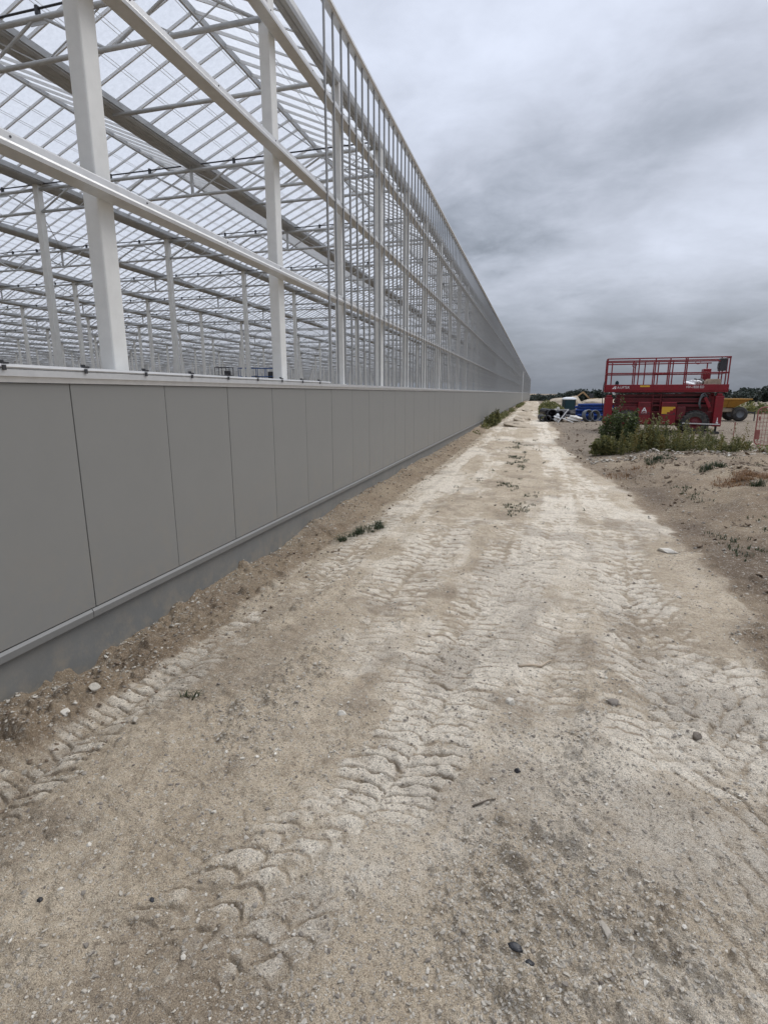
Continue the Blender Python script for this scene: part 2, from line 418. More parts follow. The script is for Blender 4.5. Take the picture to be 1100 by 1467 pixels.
    h = h + loose * (.026 * vn(x * 2.1, y * 2.1, 30) * w(.5) + .010 * vn(*rot(x * 5.2, y * 5.2, .4), 31) * w(.2)
        + .0090 * vn(*rot(x * 13, y * 13, .9), 32) * w(.08) + .0056 * vn(*rot(x * 31, y * 31, 1.3), 33) * w(.035)
        + .0034 * vn(*rot(x * 70, y * 70, 2.1), 34) * w(.015) + .0014 * vn(*rot(x * 150, y * 150, 2.6), 36) * w(.008))
    crack = 1 - np.abs(vn(*rot(x * 6, y * 4.4, .2), 35))
    h = h - .008 * sstep(.86, 1.0, crack) * w(.06) * loose
    nz = (rr < 26) & (y > -1)
    if nz.any() and x.size > 1:
        xn, yn, gn = x[nz], y[nz], np.clip(.22 + grav[nz] + .5 * soil[nz], 0, 1)
        ln, wn_ = loose[nz], w
        for cell, sd, pr in ((.16, 91, .5), (.09, 95, .5), (.055, 101, .55), (.028, 111, .75), (.014, 121, .8)):
            ww = np.clip((cell / s[nz] - 2.0) / 3., 0, 1)
            b = pebble(xn, yn, cell, sd, pr) * cell
            on = sstep(.25, .75, gn * (1 if cell < .08 else .55) + .35 * vn(xn * 6, yn * 6, sd))
            h[nz] += b * 1.5 * on * ww * (.35 + .65 * ln)
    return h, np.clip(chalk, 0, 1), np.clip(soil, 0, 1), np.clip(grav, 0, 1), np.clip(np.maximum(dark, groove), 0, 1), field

def build_ground():
    cy = -.5
    ha = [R(a) for a in np.linspace(-66, 46, 940)]
    hb = [R(a) for a in np.linspace(46, 294, 52)[1:-1]]
    th = np.array(ha + hb, np.float32)
    rs = [.5, .65]
    while rs[-1] < 5200:
        r = rs[-1]; d = max(r - .5, .5)
        rs.append(r + min(max(.72 * (d * d + 3.61) / (1.9 * 541), .0035), .028 * r))
    rs = np.array(rs, np.float32)
    nr, nt = len(rs), len(th)
    Rg, T = np.meshgrid(rs, th, indexing='ij')
    x = (Rg * np.sin(T)).ravel(); y = (cy + Rg * np.cos(T)).ravel()
    dr = np.gradient(rs)
    dth = np.full(nt, R(112) / 939, np.float32); dth[940:] = R(5)
    s = np.maximum(np.repeat(dr[:, None], nt, 1), Rg * dth[None] * .8).ravel()
    h, chalk, soil, grav, dark, field = ground(x, y, s)
    V = np.stack([x, y, h], 1)
    i = np.arange(nr - 1)[:, None] * nt; j = np.arange(nt)[None]
    jn = (j + 1) % nt
    quads = np.stack([i + j, i + jn, i + jn + nt, i + j + nt], -1).reshape(-1, 4)
    V = np.concatenate([V, [[0, cy, h[:nt].mean()]]]); c = len(V) - 1
    tris = np.stack([np.full(nt, c), (np.arange(nt) + 1) % nt, np.arange(nt)], 1)
    att = np.stack([np.append(chalk, .5), np.append(soil, 0), np.append(grav, 0), np.append(dark, 0)], 1).astype(np.float32)
    fld = np.append(field, 0).astype(np.float32)
    fc = V[quads].mean(1)
    road = (fc[:, 0] > -2.5) & (fc[:, 0] < right_edge(fc[:, 1])) & (fc[:, 1] > -2) & (fc[:, 1] < 172)
    for name, q, t in (('dirt_road', quads[road], None), ('ground', quads[~road], tris)):
        used = np.unique(np.concatenate([q.ravel(), t.ravel()]) if t is not None else q.ravel())
        remap = np.zeros(len(V), np.int64); remap[used] = np.arange(len(used))
        me = mesh_np(name, V[used], remap[q][:, ::-1], None if t is None else remap[t][:, ::-1], smooth=True)
        a = me.color_attributes.new('soil', 'FLOAT_COLOR', 'POINT')
        a.data.foreach_set('color', att[used].ravel())
        a = me.attributes.new('field', 'FLOAT', 'POINT'); a.data.foreach_set('value', fld[used])
        tag(place(name, me, M['earth']), kind='structure')

def earth_mat():
    m, N, L, P = new_mat('chalky_earth')
    P.inputs['Roughness'].default_value = .95; P.inputs['Specular IOR Level'].default_value = .15
    at = N.new('ShaderNodeAttribute'); at.attribute_name = 'soil'; at.attribute_type = 'GEOMETRY'
    sp = N.new('ShaderNodeSeparateColor'); L.new(at.outputs['Color'], sp.inputs['Color'])
    tc = N.new('ShaderNodeTexCoord')
    def noise(sc, det=6, ro=.65):
        n = N.new('ShaderNodeTexNoise'); n.inputs['Scale'].default_value = sc; n.inputs['Detail'].default_value = det; n.inputs['Roughness'].default_value = ro
        L.new(tc.outputs['Object'], n.inputs['Vector']); return n.outputs['Fac']
    def mapr(v, a, b, c=0., d=1.):
        r = N.new('ShaderNodeMapRange'); r.interpolation_type = 'SMOOTHSTEP'
        for k, t in (('From Min', a), ('From Max', b), ('To Min', c), ('To Max', d)): r.inputs[k].default_value = t
        L.new(v, r.inputs['Value']); return r.outputs['Result']
    def math_(op, a, b):
        n = N.new('ShaderNodeMath'); n.operation = op
        for k, t in enumerate((a, b)):
            if isinstance(t, (int, float)): n.inputs[k].default_value = t
            else: L.new(t, n.inputs[k])
        return n.outputs[0]
    def mix(f, a, b, mode='MIX'):
        n = N.new('ShaderNodeMix'); n.data_type = 'RGBA'; n.blend_type = mode
        for k, t in (('Factor', f), ('A', a), ('B', b)):
            if isinstance(t, (int, float)): n.inputs[k].default_value = t
            elif isinstance(t, tuple): n.inputs[k].default_value = (*t, 1)
            else: L.new(t, n.inputs[k])
        return n.outputs['Result']
    chalk, soil, grav = sp.outputs['Red'], sp.outputs['Green'], sp.outputs['Blue']
    nb, nm, nf, ng = noise(1.3, 8, .7), noise(9, 8, .7), noise(60, 6, .75), noise(240, 3, .7)
    # tan base with browner and paler patches
    base = mix(mapr(nb, .35, .65), (.46, .378, .274), (.59, .50, .377))
    base = mix(mapr(nm, .42, .70, 0, .65), base, (.335, .268, .19))
    # packed chalk
    cf = mapr(math_('ADD', chalk, math_('MULTIPLY', math_('SUBTRACT', nm, .5), .9)), .38, .92, 0, .95)
    base = mix(cf, base, (.77, .695, .575))
    # gravel grey
    base = mix(math_('MULTIPLY', grav, mapr(nf, .3, .6, .12, .40)), base, (.50, .425, .325))
    # brown soil
    sf = mapr(math_('ADD', soil, math_('MULTIPLY', math_('SUBTRACT', nm, .5), .8)), .25, .75, 0, .92)
    brown = mix(mapr(nb, .35, .7), (.225, .163, .105), (.325, .256, .172))
    brown = mix(mapr(nf, .5, .75, 0, .6), brown, (.36, .30, .225))
    base = mix(sf, base, brown)
    at2 = N.new('ShaderNodeAttribute'); at2.attribute_name = 'field'; at2.attribute_type = 'GEOMETRY'
    fieldc = mix(mapr(nb, .3, .7), (.14, .11, .08), (.23, .19, .145))
    fieldc = mix(mapr(nm, .45, .7, 0, .6), fieldc, (.30, .255, .20))
    base = mix(math_('MULTIPLY', at2.outputs['Fac'], .92), base, fieldc)
    # darker brown patches and tread grooves
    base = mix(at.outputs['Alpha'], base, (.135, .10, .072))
    # small stones and crumbs, irregular, some white, some dark
    warp = N.new('ShaderNodeTexNoise'); warp.inputs['Scale'].default_value = 70; warp.inputs['Detail'].default_value = 3
    L.new(tc.outputs['Object'], warp.inputs['Vector'])
    wv = N.new('ShaderNodeVectorMath'); wv.operation = 'MULTIPLY_ADD'; wv.inputs[1].default_value = (.022, .022, .022)
    L.new(warp.outputs['Color'], wv.inputs[0]); L.new(tc.outputs['Object'], wv.inputs[2])
    for sc_, white, dk_, amt in ((140, .84, .86, .7), (62, .90, .90, .65), (27, .955, .955, .6)):
        vo = N.new('ShaderNodeTexVoronoi'); vo.inputs['Scale'].default_value = sc_; L.new(wv.outputs[0], vo.inputs['Vector'])
        vs = N.new('ShaderNodeSeparateColor'); L.new(vo.outputs['Color'], vs.inputs['Color'])
        near = mapr(vo.outputs['Distance'], .46, .30)
        base = mix(math_('MULTIPLY', near, mapr(vs.outputs['Red'], white, white + .03, 0, amt)), base, (.60, .56, .485))
        base = mix(math_('MULTIPLY', near, mapr(vs.outputs['Green'], dk_, dk_ + .03, 0, amt * .85)), base, (.15, .125, .10))
    # grain
    n4, n5 = noise(24, 7, .8), noise(520, 2, .7)
    base = mix(mapr(nf, .38, .47, .55, 0), base, (.20, .155, .11))
    base = mix(mapr(n4, .37, .45, .50, 0), base, (.25, .20, .145))
    base = mix(mapr(n4, .55, .63, 0, .45), base, (.60, .55, .46))
    base = mix(mapr(ng, .4, .6, 0, 1), mix(1., base, (.72, .71, .70), 'MULTIPLY'), mix(1., base, (1.22, 1.22, 1.21), 'MULTIPLY'))
    base = mix(mapr(n5, .4, .6, 0, 1), mix(1., base, (.82, .82, .82), 'MULTIPLY'), mix(1., base, (1.16, 1.16, 1.16), 'MULTIPLY'))
    L.new(base, P.inputs['Base Color'])
    b1 = N.new('ShaderNodeBump'); b1.inputs['Strength'].default_value = .8; b1.inputs['Distance'].default_value = .016
    hh = math_('ADD', math_('ADD', math_('MULTIPLY', nf, .7), math_('MULTIPLY', n4, 1.5)), math_('ADD', math_('MULTIPLY', ng, .3), math_('MULTIPLY', noise(3.2, 6, .7), 5.)))
    L.new(hh, b1.inputs['Height']); L.new(b1.outputs['Normal'], P.inputs['Normal'])
    return m
M['earth'] = earth_mat()
build_ground()

def gz(x, y, s=.02):
    if np.ndim(x) == 0:
        return float(ground(np.array([x, x]), np.array([y, y]), np.array([s, s]))[0][0])
    return ground(x, y, np.full(np.shape(x), s))[0]

# ------------------------------------------------------------------ the greenhouse
GH = empty('greenhouse', (-3.2, 8.0, 0))
tag(GH, 'long unfinished greenhouse of white steel frame above a grey panelled base wall', 'greenhouse')
Y0, Y1 = -12.5, 228.0
GB = 4.8                      # girder bay
GX = [-3.35 - 4.2 * k for k in range(41)]      # gutter lines
GY = [6.72 + GB * j for j in range(-4, 47)]    # girder lines
def part(mb, name, m, smooth=False, bevel=0): return mb.build(name, m, GH, smooth, True, bevel)
def rest(name, v, q, m):      # the rest of a part past the hundred that show largest
    o = place(name, mesh_np(name, v, q), m, GH, True); o['kind'] = 'stuff'; return o
def clone(o, name, loc, parent=GH):
    c = o.copy(); link(c); c.parent = parent; c.location = loc; return c
def first100(P):
    order = np.argsort(show_rank(P), kind='stable')
    return order[:100], order[100:]

# base wall
b = MB()
for y0 in range(-12, 228, 8): b.box(-3.38, -3.125, y0 + (0 if y0 > -12 else -.5), y0 + 8, -.7, .285)
b = MB().box(-3.38, -3.125, Y0, Y1, -.7, .285); part(b, 'foundation_wall', M['concrete'])
b = MB().box(-3.30, -3.112, Y0, Y1, .33, 1.965); part(b, 'panel_backing', M['mark_dark'])
ys = 3.06 - 16.0
while ys < Y1:
    e = min(ys + 8, Y1)
    b = MB().extrude_y([(-3.3, .272), (-3.088, .268), (-3.085, .315), (-3.098, .334), (-3.3, .338)], ys + .003, e - .003)
    part(b, 'base_flashing', M['flash']); ys = e
pc = np.array([(-3.09, n + .6, 1.15) for n in range(-12, 227)])
pm = MB().box(-3.111, -3.095, -.4965, .4965, .341, 1.962).mesh('wall_panel')
pm.materials.append(M['panel'])
a, z = first100(pc)
for k in a:
    o = place('wall_panel', pm, None, GH); o.location = np.array([0, pc[k][1], 0]) - np.array(GH.location) * 1.0 + np.array([random.uniform(-.0012, .0012), 0, 0])
    bv = o.modifiers.new('bevel', 'BEVEL'); bv.width = .003; bv.segments = 2
b = MB()
for k in z: b.box(-3.111, -3.095, pc[k][1] - .4965, pc[k][1] + .4965, .341, 1.962)
o = part(b, 'wall_panel', M['panel']); o['kind'] = 'stuff'
# sill on top of the panels
sill = part(MB().extrude_y([(-3.34, 1.985), (-3.12, 1.985), (-3.12, 1.966), (-3.082, 1.966), (-3.078, 1.998), (-3.066, 2.002), (-3.066, 2.042), (-3.34, 2.048)], Y0, Y1), 'sill', M['alu'])
sb = part(MB().extrude_y([(-3.20, 2.050), (-3.075, 2.046), (-3.062, 2.056), (-3.066, 2.073), (-3.20, 2.079)], Y0, 8.0), 'sill_bar', M['alu'])
for yk in np.arange(1.35, 8.0, .62):
    o = MB().box(-3.062, -3.054, yk, yk + .022, 2.035, 2.066).box(-3.09, -3.062, yk + .004, yk + .05, 2.074, 2.084).box(-3.10, -3.075, yk + .01, yk + .028, 2.0845, 2.096).build('clip', M['mark_dark'], sill)
# wall rails
for zc in (3.37, 4.755, 6.05):
    r = MB().extrude_y([(-3.235, zc - .05), (-3.10, zc - .045), (-3.095, zc - .02), (-3.11, zc + .0), (-3.11, zc + .042), (-3.125, zc + .055), (-3.235, zc + .055)], Y0, Y1)
    r = part(r, 'wall_rail', M['alu'])
    lip = part(MB().extrude_y([(-3.235, zc + .058), (-3.20, zc + .058), (-3.20, zc + .078), (-3.235, zc + .078)], Y0, Y1), 'rail_gasket', M['mark_dark'])
    lip.parent = r; lip.matrix_parent_inverse = Matrix.Identity(4)
    for yb in list(np.arange(1.7, 16.5, 1.2)):
        o = MB().lathe([(.0, 0), (.007, 0), (.007, .004), (0, .005)], 'x', 8, (-3.11, yb, zc + .022)).build('bolt', M['mark_dark'], r)
part(MB().extrude_y([(-3.16, 7.13), (-3.07, 7.13), (-3.04, 7.15), (-3.04, 7.19), (-3.16, 7.21)], 8.06, Y1), 'top_rail', M['alu'])
part(MB().box(-3.33, -2.98, 114.6, 114.95, -.1, 6.1), 'downpipe', M['white_plastic'], bevel=.02)
part(MB().box(-3.36, -3.06, Y1 + .003, Y1 + .3, -.1, 7.2), 'corner_post', M['white_steel'])
# wall columns
cy = [-11.0, -8.6, -6.2, -3.8, -1.4, 1.0, 3.73] + [6.73 + 2.4 * k for k in range(0, 92)]
cm = MB().box(-.067, .067, 0, .168, -.3, 6.77).mesh('wall_column'); cm.materials.append(M['white_steel'])
for k, yy in enumerate(cy):
    o = place('wall_column', cm, None, GH); o.location = (-3.327 + 3.2, yy - 8.0, 0)
    if k < 24:
        bv = o.modifiers.new('bevel', 'BEVEL'); bv.width = .014; bv.segments = 3
# glazing bars of the wall
gy = np.array([8.10 + .343 * k for k in range(642)])
bm_ = MB().box(-3.115, -3.092, -.007, .007, 2.05, 7.13).box(-3.092, -3.085, -.0145, .0145, 2.05, 7.13)
gm = bm_.mesh('glazing_bar'); gm.materials.append(M['gbar'])
a, z = first100(np.stack([np.full(642, -3.1), gy, np.full(642, 4.)], 1))
for k in a:
    o = place('glazing_bar', gm, None, GH); o.location = (3.2, gy[k] - 8.0, 0)
b = MB()
for k in z: b.box(-3.110, -3.085, gy[k] - .012, gy[k] + .012, 2.05, 7.13)
o = part(b, 'glazing_bar', M['gbar']); o['kind'] = 'stuff'
# gutters
for k, X in enumerate(GX):
    w = .2 if k else .085
    zo = 0 if k else -.13
    poly = [(X + w, 6.75 + zo), (X + w + .012, 6.80 + zo), (X + w, 6.895 + zo)]
    poly += [(X - w, 6.895 + zo), (X - w, 6.76 + zo)]
    nb_ = 24 if k < 4 else 10
    for t in np.linspace(0, 1, nb_):
        poly.append((X - w + .01 + t * (2 * w - .02), 6.735 + zo + .011 * math.cos(t * 2 * math.pi * (5 if k else 2))))
    part(MB().extrude_y(poly, Y0, Y1), 'gutter', M['galv_dark'])
    if k == 0: continue
    part(MB().box(X + w + .014, X + w + .034, Y0, Y1, 6.77, 6.86), 'gutter_lip', M['galv_dark'])
# ridges, roof glass
RZ = 7.62
for k in range(40):
    xm = (GX[k] + GX[k + 1]) / 2
    part(MB().extrude_y([(xm - .025, RZ - .02), (xm + .025, RZ - .02), (xm + .05, RZ + .045), (xm, RZ + .075), (xm - .05, RZ + .045)], Y0, Y1), 'ridge_beam', M['galv_dark'])
    for sx in (-1, 1):
        xe = xm + sx * (2.1 - .19)
        ze = 6.90
        if k == 0 and sx > 0: xe, ze = xm + 2.03, 6.80
        v = [(xm + sx * .03, Y0, RZ + .052), (xe, Y0, ze), (xe, Y1, ze), (xm + sx * .03, Y1, RZ + .052)]
        n = 2
        part(MB().add(v, [(0, 1, 2, 3)] if sx > 0 else [(3, 2, 1, 0)]), 'roof_glass', M['glass'])
# roof bars
ry = np.arange(Y0 + .22, Y1, GB / 11)
P = []; Q = []
for k in range(40):
    xm = (GX[k] + GX[k + 1]) / 2
    for sx in (-1, 1):
        P.append(np.stack([np.full(len(ry), xm + sx * 1.905), ry, np.full(len(ry), 6.868)], 1))
        Q.append(np.stack([np.full(len(ry), xm + sx * .03), ry, np.full(len(ry), RZ + .020)], 1))
P = np.concatenate(P); Q = np.concatenate(Q)
a, z = first100((P + Q) / 2)
for k in a:
    v, f = bars([P[k]], [Q[k]], .026, .045); place('roof_bar', mesh_np('roof_bar', v, f), M['bar'], GH, True)
v, f = bars(P[z], Q[z], .026, .045); rest('roof_bar', v, f, M['bar'])
# lattice girders of 8.4 m between the interior columns
def girder(detail):
    out = {}
    L = 8.4
    n = 10 if detail else 5
    c = MB(); c.tube((0, 0, 6.15), (-L, 0, 6.15), .032, n); c.tube((0, 0, 6.64), (-L, 0, 6.64), .036, n)
    out['chord'] = c
    wb = MB(); s = L / 8
    for i in range(8):
        x0 = -i * s
        if i % 2 == 0: p, q = (x0 - .08, 0, 6.17), (x0 - s + .10, 0, 6.62)
        else: p, q = (x0 - .10, 0, 6.62), (x0 - s + .08, 0, 6.17)
        if detail: wb.tube(p, q, .02, 8)
        else: wb.bar(p, q, .036, .036)
    for i in range(8):      # thin counter-diagonals
        x0 = -i * s
        wb.bar((x0 - .12, .012, 6.61 if i % 2 == 0 else 6.18), (x0 - s * .92, .012, 6.18 if i % 2 == 0 else 6.61), .014, .014)
    wb.bar((-L / 2, 0, 6.17), (-L / 2, 0, 6.76), .05, .05)
    for i in (1, 3, 5, 7):
        if detail: wb.box(-i * s - .13, -i * s + .13, -.004, .004, 6.56, 6.63)
    out['web'] = wb
    rd = MB()
    rd.tube((-.1, 0, 6.745), (-3.95, 0, 6.745), .014, 6); rd.tube((-4.45, 0, 6.745), (-L + .1, 0, 6.745), .014, 6)
    for i in range(1, 8):
        if i != 4: rd.box(-i * 1.05 - .02, -i * 1.05 + .02, -.03, .03, 6.67, 6.775)
    out['rod'] = rd
    return out
g1 = girder(True); g0 = girder(False)
gc = []
for j, yy in enumerate(GY):
    for k in range(20): gc.append((GX[2 * k], yy, 0))
gc = np.array(gc)
a, z = first100(gc + np.array([-4.2, 0, 6.4]))
cmh, wmh, rmh = g1['chord'].mesh('lattice_girder', True), g1['web'].mesh('lattice'), g1['rod'].mesh('screen_rod')
cmh.materials.append(M['galv']); wmh.materials.append(M['galv']); rmh.materials.append(M['mark_dark'])
goff = np.array([3.2, -8.0, 0])
for k in a:
    o = place('lattice_girder', cmh, None, GH); o.location = gc[k] + goff
    place('lattice', wmh, None, o); place('screen_rod', rmh, None, o)
gv = np.concatenate(g0['chord'].v + g0['web'].v + g0['rod'].v)
def merge(m):
    qs, ts, n = [], [], 0
    return m
tmp = MB()
for part_ in ('chord', 'web', 'rod'):
    m_ = g0[part_]
    tmp.add(np.concatenate(m_.v), np.concatenate(m_.q), np.concatenate(m_.t) if m_.t else None)
bv_, bq_ = np.concatenate(tmp.v), np.concatenate(tmp.q)
cz = gc[z]
rest('lattice_girder', (bv_[None] + cz[:, None]).reshape(-1, 3), (bq_[None] + (np.arange(len(cz)) * len(bv_))[:, None, None]).reshape(-1, 4), M['galv'])
# tie beams at the middle bays
for j, yy in enumerate(GY[:-1]):
    part(MB().tube((GX[0] - .1, yy + 2.4, 6.66), (GX[1] + .1, yy + 2.4, 6.66), .034, 10), 'tie_beam', M['galv'], smooth=True)
# interior columns
ic = np.array([(GX[k], yy, 0) for k in range(2, 41, 2) for yy in GY])
a, z = first100(ic + np.array([0, 0, 4]))
icm = MB().box(-.07, .07, -.07, .07, -.3, 6.74).mesh('interior_column'); icm.materials.append(M['white_steel'])
for k in a:
    o = place('interior_column', icm, None, GH); o.location = ic[k] + goff
q = ic[z]; v, f = bars(q + np.array([0, 0, -.3]), q + np.array([0, 0, 6.74]), .14, .14, (0, 1, 0)); rest('interior_column', v, f, M['white_steel'])
# screen wires under the roof, in pairs
wx = []
for k in range(40):
    for t in (.75, 1.35, 1.95, 2.55, 3.15): wx += [(GX[k] - t, 6.83), (GX[k] - t - .07, 6.83)]
wx = np.array(wx)
Pw = np.stack([wx[:, 0], np.full(len(wx), Y0), wx[:, 1]], 1); Qw = Pw.copy(); Qw[:, 1] = Y1
for k in range(100):
    v, f = bars([Pw[k]], [Qw[k]], .006, .006); place('screen_wire', mesh_np('screen_wire', v, f), M['bar'], GH, True)
v, f = bars(Pw[100:], Qw[100:], .006, .006); rest('screen_wire', v, f, M['bar'])
# rods bracing the roof near the wall
for (p, q) in [((GX[0], 11.3, 6.2), (GX[1] + 1.9, 14.4, 7.45)), ((GX[0], 14.0, 6.2), (GX[1] + 1.9, 11.6, 7.45)), ((GX[1], 6.8, 6.75), (GX[1] + 2.0, 4.6, 7.5)), ((GX[1], 6.8, 6.75), (GX[1] + 1.2, 5.2, 7.2)), ((GX[2], 11.5, 6.2), (GX[3], 16.3, 6.75)), ((GX[2], 16.3, 6.2), (GX[3], 11.5, 6.75)), ((GX[3], 11.5, 6.2), (GX[4], 16.3, 6.75)), ((GX[3], 16.3, 6.2), (GX[4], 11.5, 6.75))]:
    part(MB().tube(p, q, .011, 6), 'brace_rod', M['galv_dark'], smooth=True)
# far walls of the house
part(MB().box(GX[-1] - .3, GX[-1] - .2, Y0, Y1, -.3, 2.0), 'end_wall', M['panel'])
part(MB().box(GX[-1], -3.4, Y1 + .01, Y1 + .1, -.3, 2.0), 'end_wall', M['panel'])
P = np.array([(GX[-1] - .2, y, 2.0) for y in np.arange(Y0, Y1, 1.2)] + [(x, Y1 + .05, 2.0) for x in np.arange(GX[-1], -3.6, 1.2)])
Q = P.copy(); Q[:, 2] = 6.9
v, f = bars(P, Q, .06, .06, (0, 1, 0)); o = rest('end_wall_bar', v, f, M['galv'])

# ------------------------------------------------------------------ machines inside the greenhouse
def inside_lift(x, y, rz, colour, ztop, label, cat, lw, rails):
    t = empty('platform_lift', (x, y, 0), rz); tag(t, label, cat)
    w = lw / 2
    MB().box(-w, w, -.4, .4, .35, .9).build('chassis', colour, t, bevel=.02)
    for sx in (-1, 1):
        for sy in (-1, 1):
            MB().lathe([(0, -.08), (.22, -.08), (.25, -.05), (.25, .05), (.22, .08), (0, .08)], 'y', 16, (sx * w * .7, sy * .42, .25)).build('wheel', M['rubber'], t, True)
    sc = MB(); n = 4; hh = (ztop - 1.25 - .9) / n
    for i in range(n):
        z0 = .9 + i * hh
        for sy in (-.3, .3):
            sc.bar((-w + .1, sy, z0), (w - .1, sy, z0 + hh), .05, .08, (0, 1, 0)); sc.bar((w - .1, sy + .05, z0), (-w + .1, sy + .05, z0 + hh), .05, .08, (0, 1, 0))
    sc.build('scissor_arms', M['mark_dark'], t)
    zp = ztop - 1.2
    MB().box(-w, w, -.42, .42, zp - .08, zp + .14).build('platform', colour, t, bevel=.01)
    g = MB()
    for sx in np.linspace(-w + .03, w - .03, rails):
        for sy in (-.4, .4): g.bar((sx, sy, zp + .14), (sx, sy, ztop), .04, .04)
    for zz in (zp + .6, ztop):
        for sy in (-.4, .4): g.bar((-w, sy, zz), (w, sy, zz), .045, .045)
        for sx in (-w + .02, w - .02): g.bar((sx, -.4, zz + .002), (sx, .4, zz + .002), .04, .04)
    g.build('guard_rail', colour, t)
    MB().box(w - .45, w - .1, -.35, .1, zp + .14, zp + .95).build('control_box', M['mark_dark'], t, bevel=.02)
    return t
inside_lift(-20.25, 37.6, R(20), M['blue_paint'], 3.72, 'blue platform lift standing inside the greenhouse beyond the second wall column', 'lift', 2.6, 5)
inside_lift(-23.6, 38.6, R(10), M['mark_dark'], 3.85, 'small black platform lift inside the greenhouse left of the blue one', 'lift', 1.2, 3)

# ------------------------------------------------------------------ red scissor lift on the field
LX, LY = 6.0, 30.7; FX = .905
LZ = gz(LX, LY, .5)
T = empty('scissor_lift', (LX, LY, LZ), R(-5)); tag(T, 'large red rough terrain scissor lift parked behind the weeds, platform lowered', 'scissor lift')
RED, RD, DK = M['red'], M['red_dark'], M['mark_dark']
MB().box(-2.55, 2.45, -.72, .72, .36, 1.05).box(-2.35, 2.25, -.62, .62, 1.05, 1.30).build('chassis', RD, T, bevel=.03)
for sx in (-1.72, 1.60):
    for sy in (-.98, .98):
        w = MB().lathe([(.30, -.17), (.48, -.18), (.56, -.13), (.585, 0), (.56, .13), (.48, .18), (.30, .17)], 'y', 28, (sx, sy, .55))
        for k in range(22):
            t = 2 * math.pi * k / 22
            for (ya, yb, o_) in ((-.17, .0, 0), (.0, .17, .5)):
                t2 = t + o_ * 2 * math.pi / 22
                p = np.array([sx + .59 * math.cos(t2), sy + ya, .55 + .59 * math.sin(t2)]); q_ = np.array([sx + .59 * math.cos(t2 + .12), sy + yb, .55 + .59 * math.sin(t2 + .12)])
                w.bar(p, q_, .06, .05, (math.cos(t2), 0, math.sin(t2)))
        wo = w.build('wheel', M['rubber'], T)
        MB().lathe([(0, -.12), (.12, -.13), (.14, -.10), (.26, -.10), (.31, -.14), (.31, .14), (.26, .10), (0, .10)], 'y', 24, (sx, sy, .55)).build('rim', RD, wo, True)
st = MB()
for i in range(4):
    z0 = 1.36 + i * .145
    for sy in (-.78, -.55, .55, .78):
        st.bar((-2.45 + .05 * i, sy, z0), (2.35 - .04 * i, sy, z0 + (.05 if i % 2 else -.03)), .09, .12, (0, 0, 1))
    st.tube((-2.3, -.85, z0), (-2.3, .85, z0), .05, 10); st.tube((2.2, -.85, z0), (2.2, .85, z0), .05, 10); st.tube((0, -.87, z0), (0, .87, z0), .055, 10)
st.build('scissor_stack', RD, T)
MB().box(-2.3, 2.2, -.5, .5, 1.30, 1.86).build('stack_core', DK, T)
# side cabinets
def cabinet(x0, x1, z0, z1):
    c = MB().box(x0, x1, -1.12, -.84, z0, z1).build('cabinet', RED, T, bevel=.03)
    MB().box(x0 + .03, x1 - .03, -1.127, -1.121, z1 - .23, z1 - .05).build('vent_panel', M['red_dark'], c)
    MB().box(x0 + .03, x1 - .03, -1.126, -1.121, (z0 + z1) / 2 - .07, (z0 + z1) / 2 - .05).build('door_gap', DK, c)
    MB().box(x1 - .14, x1 - .06, -1.15, -1.122, (z0 + z1) / 2 - .02, (z0 + z1) / 2 + .03).build('handle', DK, c, bevel=.008)
    return c
c1 = cabinet(-1.22, -.58, .42, 1.50); c2 = cabinet(-.08, .66, .42, 1.50)
MB().box(-2.45, -1.235, -1.02, -.84, .55, 1.28).build('side_panel', RD, T, bevel=.03)
MB().box(.675, 1.12, -1.02, -.84, .62, 1.28).build('side_panel', RD, T, bevel=.03)
# white triangle emblem, its line of lettering, yellow warning sticker
tri = MB(); 
def tri_prism(mb, pts, y0, y1):
    n = len(pts); V = [(x, y0, z) for x, z in pts] + [(x, y1, z) for x, z in pts]
    mb.add(V, [(i, (i + 1) % n, (i + 1) % n + n, i + n) for i in range(n)])
    if n == 4: mb.add([V[0], V[1], V[2], V[3]], [(0, 1, 2, 3)])
    return mb
tri_prism(tri, [(-1.03, 1.03), (-.965, 1.03), (-.895, 1.17), (-.915, 1.24)], -1.131, -1.122)
tri_prism(tri, [(-.835, 1.03), (-.77, 1.03), (-.885, 1.24), (-.91, 1.20)], -1.132, -1.122)
tri_prism(tri, [(-.95, 1.06), (-.85, 1.06), (-.875, 1.095), (-.925, 1.095)], -1.133, -1.122)
tri.build('emblem', M['white_mark'], c1)
def lettering(txt, size, loc, parent, m, name='lettering'):
    cu = bpy.data.curves.new(name, 'FONT'); cu.body = txt; cu.size = size; cu.extrude = .003; cu.align_x = 'CENTER'; cu.align_y = 'CENTER'
    tmp_ = link(bpy.data.objects.new(name, cu)); bpy.context.view_layer.update()
    me = bpy.data.meshes.new_from_object(tmp_.evaluated_get(bpy.context.evaluated_depsgraph_get()))
    bpy.data.objects.remove(tmp_); me.materials.clear()
    o = place(name, me, m, parent); o.location = loc; o.rotation_euler = (R(90), 0, 0)
    return o
lettering('A-LIFTER', .075, (-.90, -1.126, .97), c1, M['white_mark'])
stk = MB()
for i, (x1) in enumerate((.60, .50, .36, .22)):
    stk.box(-.04, x1, -1.1335 , -1.128, 1.27 - (i + 1) * .085 + .0005, 1.27 - i * .085)
stk.build('warning_sticker', M['yellow_label'], c2)
# boarding ladder between the cabinets
lad = MB()
for sx in (-.52, -.14): lad.bar((sx, -1.0, .35), (sx, -1.0, 1.9), .04, .05)
for zz in (.42, .72, 1.02, 1.32, 1.62): lad.bar((-.52, -1.0, zz), (-.14, -1.0, zz), .05, .03)
lad.build('ladder', RD, T)
